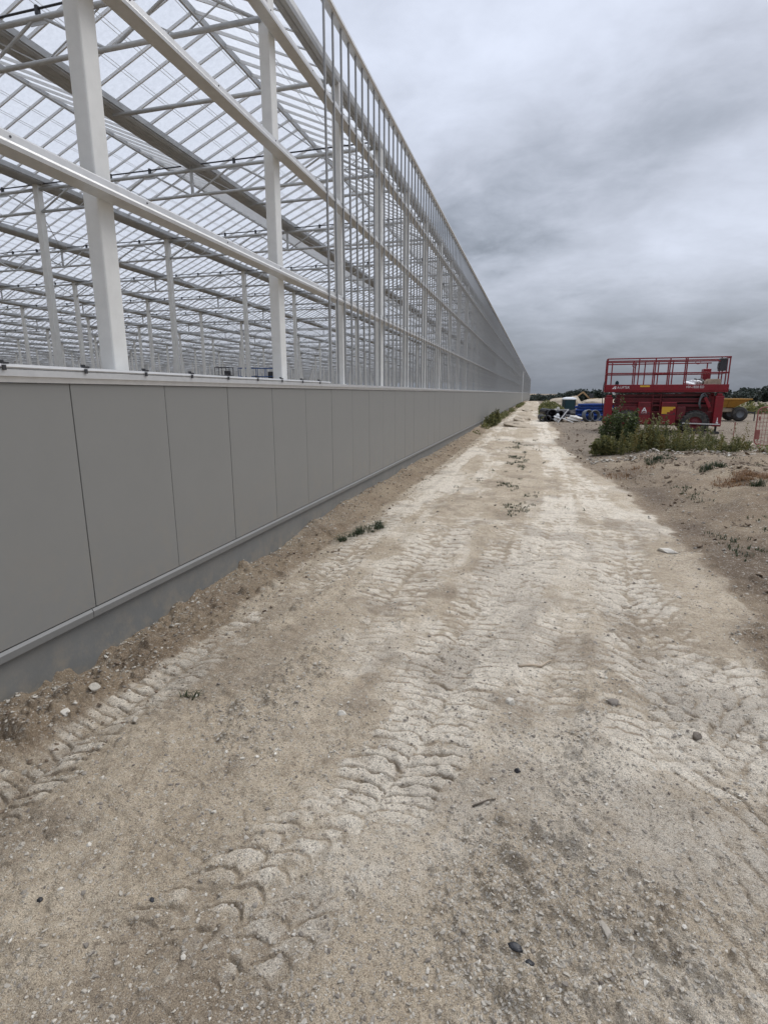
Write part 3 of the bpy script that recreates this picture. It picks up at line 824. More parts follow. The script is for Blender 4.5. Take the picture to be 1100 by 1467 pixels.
# stabiliser legs
for (sx, zt) in ((-2.72, 1.72), (2.62, 1.80)):
    for sy in (-.95, .95):
        lg = MB().box(sx - .20, sx + .20, sy - .17, sy + .17, .36, zt).box(sx - .13, sx + .13, sy - .11, sy + .11, zt, zt + .12).build('leg', RED, T, bevel=.03)
        MB().tube((sx, sy, .12), (sx, sy, .40), .055, 12).box(sx - .17, sx + .17, sy - .17, sy + .17, .0, .12).build('foot', M['rubber'], lg, bevel=.015)
        if sy < 0:
            tri_prism(tri_prism(MB(), [(sx - .05, .52), (sx + .05, .50), (sx + .06, .56), (sx - .03, .6)], sy - .176, sy - .171), [(sx - .02, .6), (sx + .03, .6), (sx + .02, .78), (sx - .01, .78)], sy - .176, sy - .171).build('leg_mark', M['white_mark'], lg)
MB().bar((1.0, -1.19, .50), (2.75, -1.19, .47), .04, .05).build('tie_rod', M['alu'], T)
hs = MB(); hs.sweep([(2.0, -.9, 1.75), (1.86, -1.0, 1.82), (1.74, -1.03, 1.66), (1.72, -1.02, 1.42), (1.80, -.98, 1.2)], .05, 8); hs.sweep([(2.1, -.9, 1.7), (1.9, -1.05, 1.93), (1.78, -1.08, 1.85), (1.70, -1.02, 1.6)], .035, 8)
hs.build('hose', M['grey_coil'], T, True)
MB().bar((1.95, -1.06, 1.72), (2.22, -1.06, 1.25), .15, .05, (0, 1, 0)).build('lock_arm', RED, T, bevel=.02)
# platform
pl = MB().box(-3.0, 2.95, -1.1, 1.1, 1.96, 2.06).box(-2.95, 2.9, -1.125, -1.09, 2.03, 2.33).box(-2.95, 2.9, 1.09, 1.125, 2.03, 2.33).box(-3.02, -2.96, -1.1, 1.1, 2.03, 2.33).box(2.91, 2.97, -1.1, 1.1, 2.03, 2.33)
pl = pl.build('platform', RED, T, bevel=.012)
tri_prism(tri_prism(MB(), [(-2.62, 2.12), (-2.54, 2.12), (-2.46, 2.25), (-2.49, 2.25)], -1.132, -1.126), [(-2.50, 2.12), (-2.42, 2.12), (-2.42, 2.25), (-2.45, 2.25)], -1.133, -1.126).build('emblem', M['white_mark'], pl)
lettering('A-LIFTER', .16, (-2.05, -1.130, 2.185), pl, M['white_mark'])
lettering('HV-1850 ED', .16, (1.42, -1.130, 2.20), pl, M['white_mark'])
MB().box(-1.22, -.74, -1.132, -1.126, 2.21, 2.29).build('sticker', M['yellow_label'], pl)
MB().box(-2.4, 2.0, -.9, .9, 1.90, 1.955).build('slide_bearing', M['mark_dark'], T)
# guard rails
def rail(name, pts_list, r=.028):
    g = MB()
    for p, q_ in pts_list: g.bar(p, q_, r * 2, r * 2)
    return g.build(name, RED, T, bevel=.008)
for sy in (-1.08, 1.08):
    zt, z2, zm, zb = 3.57, 3.40, 2.87, 2.33
    posts = [-2.93, -2.70, -1.54, -1.36, -.64, -.56, .06, .14, .86, .94, 2.88] if sy < 0 else [-2.93, -1.48, -.88, -.18, .56, 2.26, 2.88]
    seg = [((-2.95, sy, zt), (2.92, sy, zt)), ((-2.95, sy + .05 * np.sign(sy) * -1, z2), (2.45, sy + .05 * np.sign(sy) * -1, z2)), ((-2.95, sy, zm), (2.92, sy, zm))]
    if sy < 0: seg += [((-2.9, sy + .055, zm - .07), (2.1, sy + .055, zm - .07)), ((-.6, sy - .03, zm - .03), (.1, sy - .03, zm - .03))]
    rail('guard_rail', seg)
    for px in posts:
        o_ = -.03 * np.sign(sy) if int(px * 100) % 2 else .0
        MB().bar((px, sy + o_, zb), (px, sy + o_, z2 if px in (-2.70, -1.54, -.64, .06, 2.26) else zt), .06, .05).build('rail_post', RED, T, bevel=.006)
for sx in (-2.97, 2.90):
    rail('end_rail', [((sx, -1.08, 3.55), (sx, 1.08, 3.55)), ((sx, -1.08, 2.86), (sx, 1.08, 2.86)), ((sx, -.4, 2.33), (sx, -.4, 3.5)), ((sx, .5, 2.33), (sx, .5, 3.5))])
ring = MB(); ring.sweep([(-1.60 + .10 * math.cos(t), -1.14, 3.27 + .11 * math.sin(t)) for t in np.linspace(0, 2 * math.pi, 17)], .018, 6); ring.build('gate_loop', RED, T, True)
ring = MB(); ring.sweep([(1.42 + .12 * math.cos(t), -1.14, 3.36 + .10 * math.sin(t)) for t in np.linspace(math.pi, 2 * math.pi, 10)], .018, 6); ring.build('gate_loop', RED, T, True)
cb = MB().box(2.45, 2.78, -1.0, -.55, 2.95, 3.52).build('control_box', DK, T, bevel=.03)
MB().tube((2.55, -.8, 3.5), (2.55, -.8, 3.6), .03, 8).box(2.42, 2.46, -.95, -.6, 3.05, 3.3).build('joystick', M['black'], cb)
MB().box(1.98, 2.35, .3, .95, 2.06, 3.10).build('storage_bin', RED, T, bevel=.03)
dr = MB(); dr.sweep([(-3.02, -1.12, 2.5), (-3.06, -1.14, 2.3), (-3.08, -1.13, 1.9), (-3.06, -1.1, 1.5), (-3.0, -1.05, 1.0)], .025, 6); dr.build('cable', M['black'], T, True)
for ch in T.children_recursive:      # fit the length; the wheels stay round
    vs = ch.data.vertices; c_ = np.empty(len(vs) * 3, np.float32); vs.foreach_get('co', c_); c_ = c_.reshape(-1, 3)
    if ch.name.split('.')[0] in ('wheel', 'rim'): c_[:, 0] += (c_[:, 0].min() + c_[:, 0].max()) / 2 * (FX - 1); c_[:, 2] *= .96
    else: c_[:, 0] *= FX
    vs.foreach_set('co', c_.ravel()); ch.data.update(); ch.location.x *= FX
# things lying on its platform
def lump(name, size, m, n=3, seed=0, rough=.25, flat=1., parent=None):
    r_ = random.Random(seed); import bmesh
    bm = bmesh.new(); bmesh.ops.create_icosphere(bm, subdivisions=n, radius=1)
    ph = [r_.uniform(0, 6) for _ in range(6)]
    for v in bm.verts:
        c = v.co
        k = 1 + rough * (math.sin(3 * c.x + ph[0]) * math.cos(2.6 * c.y + ph[1]) + .6 * math.sin(6.1 * c.z + ph[2] + 3 * c.x) + .4 * math.sin(11 * c.y + ph[3]) * math.cos(9 * c.x + ph[4]))
        v.co = Vector((c.x * size[0] * k, c.y * size[1] * k, (c.z * size[2] * k)))
    me = bpy.data.meshes.new(name); bm.to_mesh(me); bm.free()
    return place(name, me, m, parent)
def on_lift(o, x, y, z):
    p = Vector((x * FX, y, 0)); p.rotate(T.rotation_euler); o.location = Vector((LX, LY, LZ + z)) + p; o.rotation_euler = T.rotation_euler
o = lump('plastic_sheet', (.30, .35, .25), M['white_plastic'], 4, 3, .3); on_lift(o, 1.42, -.3, 2.30); tag(o, 'crumpled white plastic sheet lying on the red lift platform', 'sheet')
o = lump('bag', (.26, .3, .28), M['black'], 4, 5, .3); on_lift(o, 1.78, .1, 2.34); tag(o, 'black bag lying on the lift platform beside the white sheet', 'bag')
b = MB().box(-.28, .28, -.3, .3, 0, .5).box(-.35, -.29, -.25, .25, .28, .42).box(-.27, .27, -.02, .02, .503, .52)
o = b.build('cardboard_box', M['timber'], bevel=.01); on_lift(o, 2.32, -.55, 2.065); tag(o, 'tan cardboard box at the right end of the lift platform', 'box')
o = MB().tube((0, 0, 0), (0, 0, .42), .09, 14).tube((0, 0, .42), (0, 0, .47), .05, 12).build('canister', M['teal']); on_lift(o, -2.35, -.2, 2.065); tag(o, 'dark upright canister at the left end of the lift platform', 'canister')

# ------------------------------------------------------------------ ochre dump trailer right of the lift
dx, dy = 12.3, 44.5
D = empty('dump_trailer', (dx, dy, gz(dx, dy, .5)), R(4)); tag(D, 'ochre yellow tipping trailer standing on the bare field behind the red lift', 'trailer')
hp = MB()
V = []
for (z_, xa, xb, yw) in ((.95, -2.0, .95, .75), (1.52, -2.15, 1.85, 1.05)):
    V += [(xa, -yw, z_), (xb, -yw, z_), (xb, yw, z_), (xa, yw, z_)]
hp.add(V, [(0, 3, 2, 1), (0, 1, 5, 4), (1, 2, 6, 5), (2, 3, 7, 6), (3, 0, 4, 7)])
hp.build('hopper', M['ochre'], D)
rm = MB()
for (p, q_) in [((-2.15, -1.07, 1.52), (1.87, -1.07, 1.52)), ((-2.15, 1.07, 1.52), (1.87, 1.07, 1.52)), ((-2.17, -1.07, 1.52), (-2.17, 1.07, 1.52)), ((1.87, -1.07, 1.52), (1.87, 1.07, 1.52))]: rm.bar(p, q_, .1, .1)
for xx in (-1.6, -.9, -.2, .5): rm.bar((xx, -.79, .97), (xx, -1.03, 1.48), .07, .07)
rm.build('rim_rail', M['ochre'], D, bevel=.01)
MB().box(-2.0, 1.6, -.55, -.4, .62, .80).box(-2.0, 1.6, .4, .55, .62, .80).box(-1.8, .9, -.62, -.56, .66, .90).build('chassis', M['timber'], D, bevel=.01)
for (wx_) in (-.9, 1.28):
    for sy in (-.85, .85):
        wo = MB().lathe([(.25, -.16), (.44, -.17), (.5, -.1), (.5, .1), (.44, .17), (.25, .16)], 'y', 22, (wx_, sy, .5)).build('wheel', M['rubber'], D, True)
        MB().lathe([(0, -.12), (.22, -.1), (.26, -.15), (.26, .15), (0, .1)], 'y', 18, (wx_, sy, .5)).build('rim', M['grey_coil'], wo, True)
MB().bar((1.6, 0, .7), (2.6, 0, .55), .12, .12).tube((2.6, 0, 0.0), (2.6, 0, .7), .04, 8).build('drawbar', M['mark_dark'], D)

# ------------------------------------------------------------------ barrier, plank, stake
bx, by = 7.6, 22.5
B = empty('site_barrier', (bx, by, gz(bx, by, .1) + .02), R(-12)); tag(B, 'faded red mesh site barrier with rounded corners standing on the field edge', 'barrier')
W_, H_ = 2.1, 1.42; rc = .18
fr = []
for (cx_, cz_, a0) in ((W_ - rc, H_ - rc, 0), (rc, H_ - rc, 90), (rc, .08 + rc, 180), (W_ - rc, .08 + rc, 270)):
    for t in np.linspace(a0, a0 + 90, 5): fr.append((cx_ + rc * math.cos(R(t)), 0, cz_ + rc * math.sin(R(t))))
MB().sweep(fr + [fr[0]], .022, 8).build('frame', M['orange_mesh'], B, True)
ms = MB()
for xx in np.arange(.1, W_ - .05, .10): ms.tube((xx, 0, .1), (xx, 0, H_ - .03), .0075, 5)
for zz in np.arange(.2, H_ - .05, .14): ms.tube((.03, .004, zz), (W_ - .03, .004, zz), .0075, 5)
ms.build('mesh_infill', M['orange_mesh'], B)
for xx in (.0, 1.75): MB().bar((xx + .15, -.35, .02), (xx + .15, .35, .02), .06, .035).bar((xx + .15, 0, .02), (xx + .15, 0, .14), .05, .05).build('foot', M['orange_mesh'], B, bevel=.006)
MB().box(.02, .14, -.02, .02, .28, .62).box(.05, .1, -.03, .03, .95, 1.1).build('clamp', M['orange_mesh'], B, bevel=.005)
zk = gz(6.9, 21., .1)
o = MB().bar((-.42, -.8, .02), (.38, .7, .18), .11, .035).bar((-.40, -.78, .062), (.1, .16, .157), .02, .02).build('plank', M['timber']); o.location = (6.9, 21, zk + .02); tag(o, 'pale timber plank leaning at the foot of the faded red barrier', 'plank')
o = MB().tube((0, 0, -.1), (.02, 0, .86), .014, 7, .012).tube((.02, 0, .78), (.02, 0, .9), .022, 7).build('marker_stake', M['orange_mesh']); o.location = (6.75, 22, gz(6.75, 22, .1)); tag(o, 'thin reddish marker stake standing left of the mesh barrier', 'stake')

# ------------------------------------------------------------------ piles beyond, along the track
# blue pipes
zb = gz(4.4, 42, .5) - .12
rp = random.Random(3)
pmesh = MB()
pmesh.lathe([(.075, -3.4), (.095, -3.4), (.095, 3.05), (.12, 3.1), (.12, 3.4), (.10, 3.4), (.075, 3.2), (.075, -3.4)], 'x', 12)
pmesh = pmesh.mesh('blue_pipe', True); pmesh.materials.append(M['blue_pipe'])
k = 0
for row in range(7):
    for c in range(6 - row // 2):
        o = place('blue_pipe', pmesh, None)
        o.location = (6.15 + rp.uniform(-.12, .12) - row * .0, 41.4 + c * .245 + (row % 2) * .12, zb + .13 + row * .185 + rp.uniform(-.01, .01))
        o.rotation_euler = (0, R(rp.uniform(-1.0, 1.0) - 1.0), R(rp.uniform(-2, 2)))
        tag(o, 'blue plastic pipe lying in the stack beside the red lift', 'pipe', 'blue pipes stacked beside the red lift')
# grey coils leaning at the front of the stack
def coil(name, R0, r0, turns, m):
    mb = MB()
    for t_ in range(turns):
        pts = [(R0 * math.cos(a_) , (t_ - turns / 2) * r0 * 1.9 + .02 * math.sin(2 * a_), R0 * math.sin(a_)) for a_ in np.linspace(0, 2 * math.pi, 25)]
        mb.sweep(pts, r0, 7, False)
    return mb.build(name, m, None, True)
for k, (x, y, s, lab) in enumerate(((3.30, 39.6, .42, 'left one of two grey hose coils standing before the blue pipes'), (3.75, 39.8, .40, 'right one of two grey hose coils standing before the blue pipes'))):
    o = coil('hose_coil', s - .05, .035, 5, M['grey_coil']); o.location = (x, y, gz(x, y, .3) + s - .02); o.rotation_euler = (R(-12), 0, R(40 - 12 * k)); tag(o, lab, 'hose coil', 'grey hose coils by the blue pipes')
# black pipes and coils
zb = gz(.8, 39.5, .5)
bpm = MB().lathe([(.17, -1.2), (.22, -1.2), (.22, 1.2), (.17, 1.2), (.17, -1.2)], 'y', 18).mesh('black_pipe', True); bpm.materials.append(M['black'])
for (x, y, z_, rz, rx) in ((.36, 39.4, .21, 4, 0), (.83, 39.5, .21, -6, 0), (1.3, 40.2, .21, 12, 0), (1.75, 40.0, .21, -20, 0), (.95, 39.9, .58, 30, 2), (1.40, 40.2, .56, -35, 0)):
    o = place('black_pipe', bpm, None); o.location = (x, y, zb + z_); o.rotation_euler = (R(rx), 0, R(rz)); tag(o, 'short black plastic pipe in the heap beside the track', 'pipe', 'black pipes heaped beside the track')
o = coil('black_coil', .33, .055, 4, M['black']); o.location = (.98, 39.0, zb + .42); o.rotation_euler = (R(-15), 0, R(10)); tag(o, 'black hose coil standing upright on the heap of black pipes', 'hose coil')
o = coil('black_coil', .28, .05, 3, M['black']); o.location = (1.62, 39.0, zb + .34); o.rotation_euler = (R(-30), 0, R(-30)); tag(o, 'black hose coil leaning near the crossed white battens', 'hose coil')
o = lump('plastic_wrap', (.22, .2, .2), M['white_plastic'], 4, 8, .35); o.location = (1.30, 38.7, zb + .25); tag(o, 'white plastic wrap caught among the black pipes', 'plastic wrap')
o = lump('plastic_wrap', (.18, .16, .26), M['sack'], 4, 9, .35); o.location = (1.28, 39.4, zb + .62); tag(o, 'grey-white plastic wrap on top of the black pipes', 'plastic wrap')
o = MB().bar((-.28, 0, .0), (.34, .2, .86), .07, .05, (0, 1, 0)).bar((.10, -.06, .22), (.16, -.06, .40), .03, .03, (0, 1, 0)).build('batten', M['white_plastic']); o.location = (1.62, 37.6, gz(1.62, 37.6, .3)); tag(o, 'white batten leaning upright in front of the black pipes', 'batten')
o = MB().bar((-.25, .0, .30), (.42, -.3, .05), .07, .05).bar((-.1, .0, .28), (-.05, 0, .31), .03, .03).build('batten', M['white_plastic']); o.location = (1.85, 37.3, gz(1.85, 37.3, .3)); tag(o, 'white batten lying low across the foot of the leaning one', 'batten')
o = lump('rubble_sack', (.42, .35, .24), M['sack'], 4, 14, .22); o.location = (2.45, 38.8, gz(2.45, 38.8, .3) + .2); tag(o, 'dusty pale sack of rubble between the battens and the blue pipes', 'sack')
o = lump('rubble_sack', (.32, .3, .2), M['timber'], 4, 15, .3); o.location = (1.98, 38.9, gz(1.98, 38.9, .3) + .14); tag(o, 'small brown sack lying left of the dusty pale sack', 'sack')
# timber offcut by the lift leg
o = MB().bar((-.3, 0, .03), (.35, .1, .22), .16, .05).bar((-.2, .1, .02), (.3, -.1, .09), .1, .04).build('timber_offcut', M['timber']); o.location = (3.05, 30.1, gz(3.05, 30.1, .3)); tag(o, 'pale timber offcut lying at the left foot of the red lift', 'timber')
# portable toilet
tx, ty = 2.95, 57.0
O = empty('portable_toilet', (tx, ty, gz(tx, ty, .5) - .75), R(8)); tag(O, 'dark teal portable toilet with white domed roof beyond the black pipes', 'portable toilet')
MB().box(-.55, .55, -.55, .55, .0, 2.02).build('cabin', M['teal'], O, bevel=.03)
rf = MB(); V = []; 
for (z_, w_) in ((2.02, .60), (2.10, .60), (2.22, .50), (2.28, .25)): V += [(-w_, -w_, z_), (w_, -w_, z_), (w_, w_, z_), (-w_, w_, z_)]
Qs = [(3, 2, 1, 0)] + [(4 * i + k_, 4 * i + (k_ + 1) % 4, 4 * i + 4 + (k_ + 1) % 4, 4 * i + 4 + k_) for i in range(3) for k_ in range(4)] + [(12, 13, 14, 15)]
rf.add(V, Qs).build('roof', M['white_plastic'], O, bevel=.03)
d_ = MB().box(-.40, .40, -.575, -.553, .12, 1.92).build('door', M['teal'], O, bevel=.01)
MB().box(.26, .34, -.60, -.577, .95, 1.1).build('handle', M['black'], d_)
for sx in (-.51, .51): MB().box(sx - .03, sx + .03, -.585, -.553, .05, 2.0).build('corner_post', M['mark_dark'], O)
# low dark heap in front of the toilet
o = lump('soil_heap', (1.7, 1.0, .5), mat('dark_heap_soil', (.035, .032, .03), .95, 0, .5, 6, .6, 8), 5, 22, .16); o.location = (3.3, 50.5, gz(3.3, 50.5, .5) + .05); tag(o, 'low heap of dark material in front of the portable toilet', 'heap')
# chalk spoil heaps far off
HEAP = mat('chalk_spoil', (.40, .335, .25), .95, 0, .3, .8, .5, 6)
for (x, y, sx, sy, sz, sd, lab) in ((3.6, 108, 2.8, 3, 1.15, 31, 'low pale spoil heap left of the portable toilet'), (9.3, 92, 3.2, 3.2, 1.35, 33, 'broad tan spoil heap right of the portable toilet'), (5.6, 100, 1.6, 2, 1.6, 34, 'narrow white chalk heap just left of the portable toilet')):
    o = lump('spoil_heap', (sx, sy, sz), HEAP, 5, sd, .12); o.location = (x, y, gz(x, y, 1) - .15); tag(o, lab, 'spoil heap', 'spoil heaps beyond the toilet')
# digger far off
X = empty('digger', (9.6, 121, gz(9.6, 121, 2) - .6), 0); tag(X, 'tan digger with bent boom far beyond the blue pipes', 'digger')
MB().box(.6, 2.4, -.9, .9, .75, 1.5).build('body', M['tan_paint'], X, bevel=.05)
MB().box(.6, 1.3, -.85, .0, 1.5, 2.4).build('cab', M['mark_dark'], X, bevel=.04)
for sy in (-.8, .8): MB().box(.0, 2.6, sy - .25, sy + .25, 0, .65).build('track', M['rubber'], X, bevel=.2)
MB().bar((.8, .2, 1.3), (-.7, .2, 2.75), .3, .38, (0, 1, 0)).bar((-.65, .2, 2.75), (-2.0, .2, 1.7), .26, .32, (0, 1, 0)).build('boom', M['tan_paint'], X, bevel=.03)
MB().box(-2.3, -1.7, -.2, .6, 1.1, 1.7).build('bucket', M['mark_dark'], X, bevel=.08)
X2 = lump('soil_mound', (.85, 1.1, .28), HEAP, 5, 40, .2); X2.location = (-1.05, 32.5, gz(-1.05, 32.5, .3)); tag(X2, 'nearest small earth mound with weeds in the middle of the track', 'earth mound', 'earth mounds in the middle of the track')
X2 = lump('soil_mound', (.6, 1.2, .25), HEAP, 5, 41, .2); X2.location = (-1.0, 40, gz(-1.0, 40, .3)); tag(X2, 'second small earth mound in the middle of the track, grassy on top', 'earth mound', 'earth mounds in the middle of the track')
X2 = lump('soil_mound', (.5, 1.6, .22), HEAP, 5, 42, .2); X2.location = (-1.0, 62, gz(-1.0, 62, .3)); tag(X2, 'farthest small earth mound in the middle of the track', 'earth mound', 'earth mounds in the middle of the track')

# ------------------------------------------------------------------ vegetation
def leaves(name, P, size, m, parent=None, up=.3, tone=None, asp=.42, droop=None):
    """one rhombic, slightly folded leaf per point"""
    n = len(P)
    d = rng.normal(size=(n, 3)); d[:, 2] = d[:, 2] * .6 + up
    d /= np.linalg.norm(d, axis=1, keepdims=True)
    r_ = rng.normal(size=(n, 3)); s = np.cross(d, r_); s /= np.linalg.norm(s, axis=1, keepdims=True)
    nn = np.cross(s, d)
    sz = (np.full(n, size) if np.ndim(size) == 0 else np.asarray(size)) * rng.uniform(.6, 1.3, n)
    L_ = d * sz[:, None]; S_ = s * (sz * asp)[:, None]; U_ = nn * (sz * .12)[:, None]
    V = np.stack([P, P + L_ * .5 + S_ + U_, P + L_, P + L_ * .5 - S_ + U_], 1).reshape(-1, 3)
    i = np.arange(n) * 4
    t = np.concatenate([np.stack([i, i + 1, i + 2], 1), np.stack([i, i + 2, i + 3], 1)])
    me = mesh_np(name, V, None, t)
    tn = rng.uniform(0, 1, n) if tone is None else np.clip(tone + rng.uniform(-.25, .25, n), 0, 1)
    a = me.attributes.new('tone', 'FLOAT', 'POINT'); a.data.foreach_set('value', np.repeat(tn, 4).astype(np.float32))
    return place(name, me, m, parent)

def blades(P, length, width, lean=.5):
    """grass blades: bent strips of two quads; returns verts, quads"""
    n = len(P)
    a = rng.uniform(0, 6.283, n); d = np.stack([np.cos(a), np.sin(a), np.zeros(n)], 1); s = np.stack([-np.sin(a), np.cos(a), np.zeros(n)], 1)
    L_ = (length * rng.uniform(.5, 1.3, n))[:, None]; ln = (lean * rng.uniform(.2, 1.5, n))[:, None]; w_ = (width * rng.uniform(.7, 1.3, n))[:, None]
    up = np.array([0, 0, 1.])
    p1 = P + up * L_ * .55 + d * L_ * .22 * ln; p2 = P + up * L_ * (1 - .25 * ln) + d * L_ * .75 * ln
    V = np.stack([P - s * w_, P + s * w_, p1 + s * w_ * .8, p1 - s * w_ * .8, p2 + s * w_ * .15, p2 - s * w_ * .15], 1).reshape(-1, 3)
    i = np.arange(n) * 6
    q = np.concatenate([np.stack([i, i + 1, i + 2, i + 3], 1), np.stack([i + 3, i + 2, i + 4, i + 5], 1)])
    return V, q
def grass(name, P, length, width, m, lean=.5, parent=None):
    V, q = blades(P, length, width, lean)
    me = mesh_np(name, V, q)
    a = me.attributes.new('tone', 'FLOAT', 'POINT'); a.data.foreach_set('value', np.repeat(rng.uniform(0, 1, len(P)), 6).astype(np.float32))
    return place(name, me, m, parent)

M['leaf_dark'] = leaf_mat('dark_bush_leaf', (.030, .045, .016), (.13, .16, .055))
M['leaf_weed'] = leaf_mat('weed_leaf', (.055, .072, .02), (.25, .235, .09))
M['leaf_yellow'] = leaf_mat('yellowing_leaf', (.12, .10, .025), (.20, .16, .05))
M['grass_green'] = leaf_mat('grass_blade', (.022, .034, .014), (.06, .078, .032))
M['grass_dry'] = leaf_mat('dry_grass_blade', (.17, .085, .035), (.29, .175, .085))
M['leaf_wood'] = leaf_mat('far_wood_leaf', (.030, .042, .033), (.058, .072, .055), .2)
M['stem'] = mat('green_stem', (.09, .10, .04), .7, 0, .2, 20)
M['bark'] = mat('bark', (.10, .08, .06), .9, 0, .3, 10)

def stalk_points(x, y, h, spread, n_leaf, lean=.15):
    """leaf points and stem polyline of one tall weed"""
    a = random.uniform(0, 6.283); z0 = gz(x, y, .05)
    tip = Vector((x + spread * math.cos(a) * lean * 3, y + spread * math.sin(a) * lean * 3, z0 + h))
    base = Vector((x, y, z0)); mid = base.lerp(tip, .5) + Vector((random.uniform(-.05, .05), random.uniform(-.05, .05), 0)) * h
    t = rng.uniform(.12, 1.0, n_leaf)
    b0, m0, t0 = (np.array(v) for v in (base, mid, tip))
    P = ((1 - t) ** 2)[:, None] * b0 + (2 * t * (1 - t))[:, None] * m0 + (t ** 2)[:, None] * t0
    rad = spread * (1.05 - .75 * t) * rng.uniform(.1, 1, n_leaf); an = rng.uniform(0, 6.283, n_leaf)
    P = P + np.stack([np.cos(an) * rad, np.sin(an) * rad, rng.uniform(-.04, .04, n_leaf)], 1)
    return P, [base, mid, tip]

def plant(name, label, cat, cx, cy, rx, ry, n, hfun, leaf_n, leaf_s, m, spread=.16, group=None):
    root = empty(name, (cx, cy, gz(cx, cy, .05))); tag(root, label, cat, group)
    PP = []; st = MB()
    for i in range(n):
        a = random.uniform(0, 6.283); q_ = math.sqrt(random.random())
        ox, oy = rx * q_ * math.cos(a), ry * q_ * math.sin(a)
        P, pl_ = stalk_points(cx + ox, cy + oy, hfun(q_) * random.uniform(.75, 1.1), spread, leaf_n)
        PP.append(P); st.sweep([tuple(v) for v in pl_], [.009, .007, .003], 5)
    P = np.concatenate(PP)
    o = leaves('foliage', P, leaf_s, m, root); o.matrix_parent_inverse = Matrix.Translation(-root.location)
    st.build('stems', M['stem'], root, world=True)
    return root

plant('bush', 'dark green bush in front of the left half of the red lift', 'bush', 2.62, 19.2, .62, .5, 34, lambda q_: 1.75 - .75 * q_, 84, .085, M['leaf_dark'], .17)
plant('weed_plant', 'yellowish weed clump just right of the dark bush', 'weed', 3.35, 18.0, .34, .25, 22, lambda q_: .72 - .2 * q_, 70, .07, M['leaf_yellow'], .13)
plant('weed_plant', 'low grey-green weed clump at the left foot of the dark bush', 'weed', 2.05, 17.9, .42, .3, 26, lambda q_: .62 - .25 * q_, 80, .07, M['leaf_weed'], .13)
PP = []; st = MB(); TT = []
for i in range(290):
    x = random.uniform(2.4, 5.9); y = random.uniform(17.4, 19.9)
    env = np.interp(x, [2.3, 3.2, 4.0, 4.6, 5.2, 5.9], [.7, .85, 1.0, .98, .62, .25]) * (.75 + .5 * float(vn(np.array([x * 2.3]), np.array([y * 1.9]), 90)[0]))
    P, pl_ = stalk_points(x, y, env * random.uniform(.45, 1.25), .10, 46)
    PP.append(P); TT.append(np.full(len(P), random.uniform(.1, .95))); st.sweep([tuple(v) for v in pl_], [.007, .006, .003], 4)
P = np.concatenate(PP)
wp = leaves('weeds', P, .06, M['leaf_weed'], tone=np.concatenate(TT), asp=.3, up=.7); tag(wp, 'patch of tall green weeds in front of the red lift', 'weeds', kind='stuff')
st.build('weed_stems', M['stem'], wp)
PP = []
for i in range(40):
    P, pl_ = stalk_points(random.uniform(2.3, 5.7), random.uniform(17.2, 18.6), random.uniform(.35, .85), .06, 30); PP.append(P)
leaves('dry_stalks', np.concatenate(PP), .06, M['leaf_yellow'], wp, asp=.2, up=1.2)
# low growth along the mound's back edge to the right
n = 2600
x = rng.uniform(4.6, 9.0, n); y = 17.2 + rng.uniform(-1.0, 2.2, n) + .3 * vn(x * 1.2, x * 0, 50)
keep = vn(x * 1.1, y * 1.1, 51) + .5 * vn(x * 3, y * 3, 52) > .05
x, y = x[keep], y[keep]
o = leaves('ground_cover', np.stack([x, y, gz(x, y, .05) + rng.uniform(0, .16, len(x))], 1), .09, M['leaf_weed']); tag(o, 'low scattered ground cover along the back of the right bank', 'ground cover', kind='stuff')
# tall tufts and weeds at the foot of the wall
plant('weed_plant', 'nearer tall weed growing against the foot of the grey wall', 'weed', -2.62, 33.0, .28, .5, 16, lambda q_: .75 - .3 * q_, 60, .09, M['leaf_weed'], .16)
plant('weed_plant', 'farther and taller weed against the foot of the grey wall', 'weed', -2.5, 36.3, .3, .6, 18, lambda q_: 1.0 - .35 * q_, 70, .09, M['leaf_weed'], .16)
n = 9000
y = 9 + rng.uniform(0, 1, n) ** .8 * 95; x = -2.95 + np.abs(rng.normal(0, .22, n)) + .002 * y
den = vn(y * .35, y * 0 + 3, 60) + .4 * vn(y * 1.3, y * 0, 61)
keep = den > np.interp(y, [9, 17, 22, 34, 60, 110], [.75, .45, .2, -.05, .0, .1])
x, y = x[keep], y[keep]
o = leaves('weeds', np.stack([x, y, gz(x, y, .1) + rng.uniform(0, 1, len(x)) ** 2 * np.interp(y, [9, 20, 35, 60], [.08, .15, .26, .32])], 1), np.interp(y, [9, 30, 60], [.06, .09, .13]), M['leaf_weed']); tag(o, 'weeds scattered along the foot of the grey wall', 'weeds', kind='stuff')
# grass clumps near the camera
def clump(pts, per, length, lean, lab, m='grass_green', name='grass_clump', width=.005, cat='grass', rad=.09):
    P = []
    for (x, y, r_) in pts:
        a = rng.uniform(0, 6.283, per); q_ = np.sqrt(rng.uniform(0, 1, per)) * r_
        P.append(np.stack([x + q_ * np.cos(a), y + q_ * np.sin(a) * 1.6, np.zeros(per)], 1))
    P = np.concatenate(P); P[:, 2] = gz(P[:, 0], P[:, 1], .02) - .005
    o = grass(name, P, length, width, M[m], lean); tag(o, lab, cat); return o
clump([(-2.39, 6.55, .06), (-2.34, 6.9, .10), (-2.30, 7.05, .05), (-2.24, 7.25, .13), (-2.12, 7.36, .06), (-2.17, 7.5, .05)], 60, .10, 1.9, 'dark green grass clump at the foot of the soil bank along the wall')
clump([(3.75, 11.4, .16), (4.0, 11.75, .30), (4.3, 11.9, .2), (3.5, 11.2, .3), (4.1, 12.1, .12)], 260, .085, 1.7, 'rusty orange dry grass clump on the right bank', 'grass_dry', width=.006)
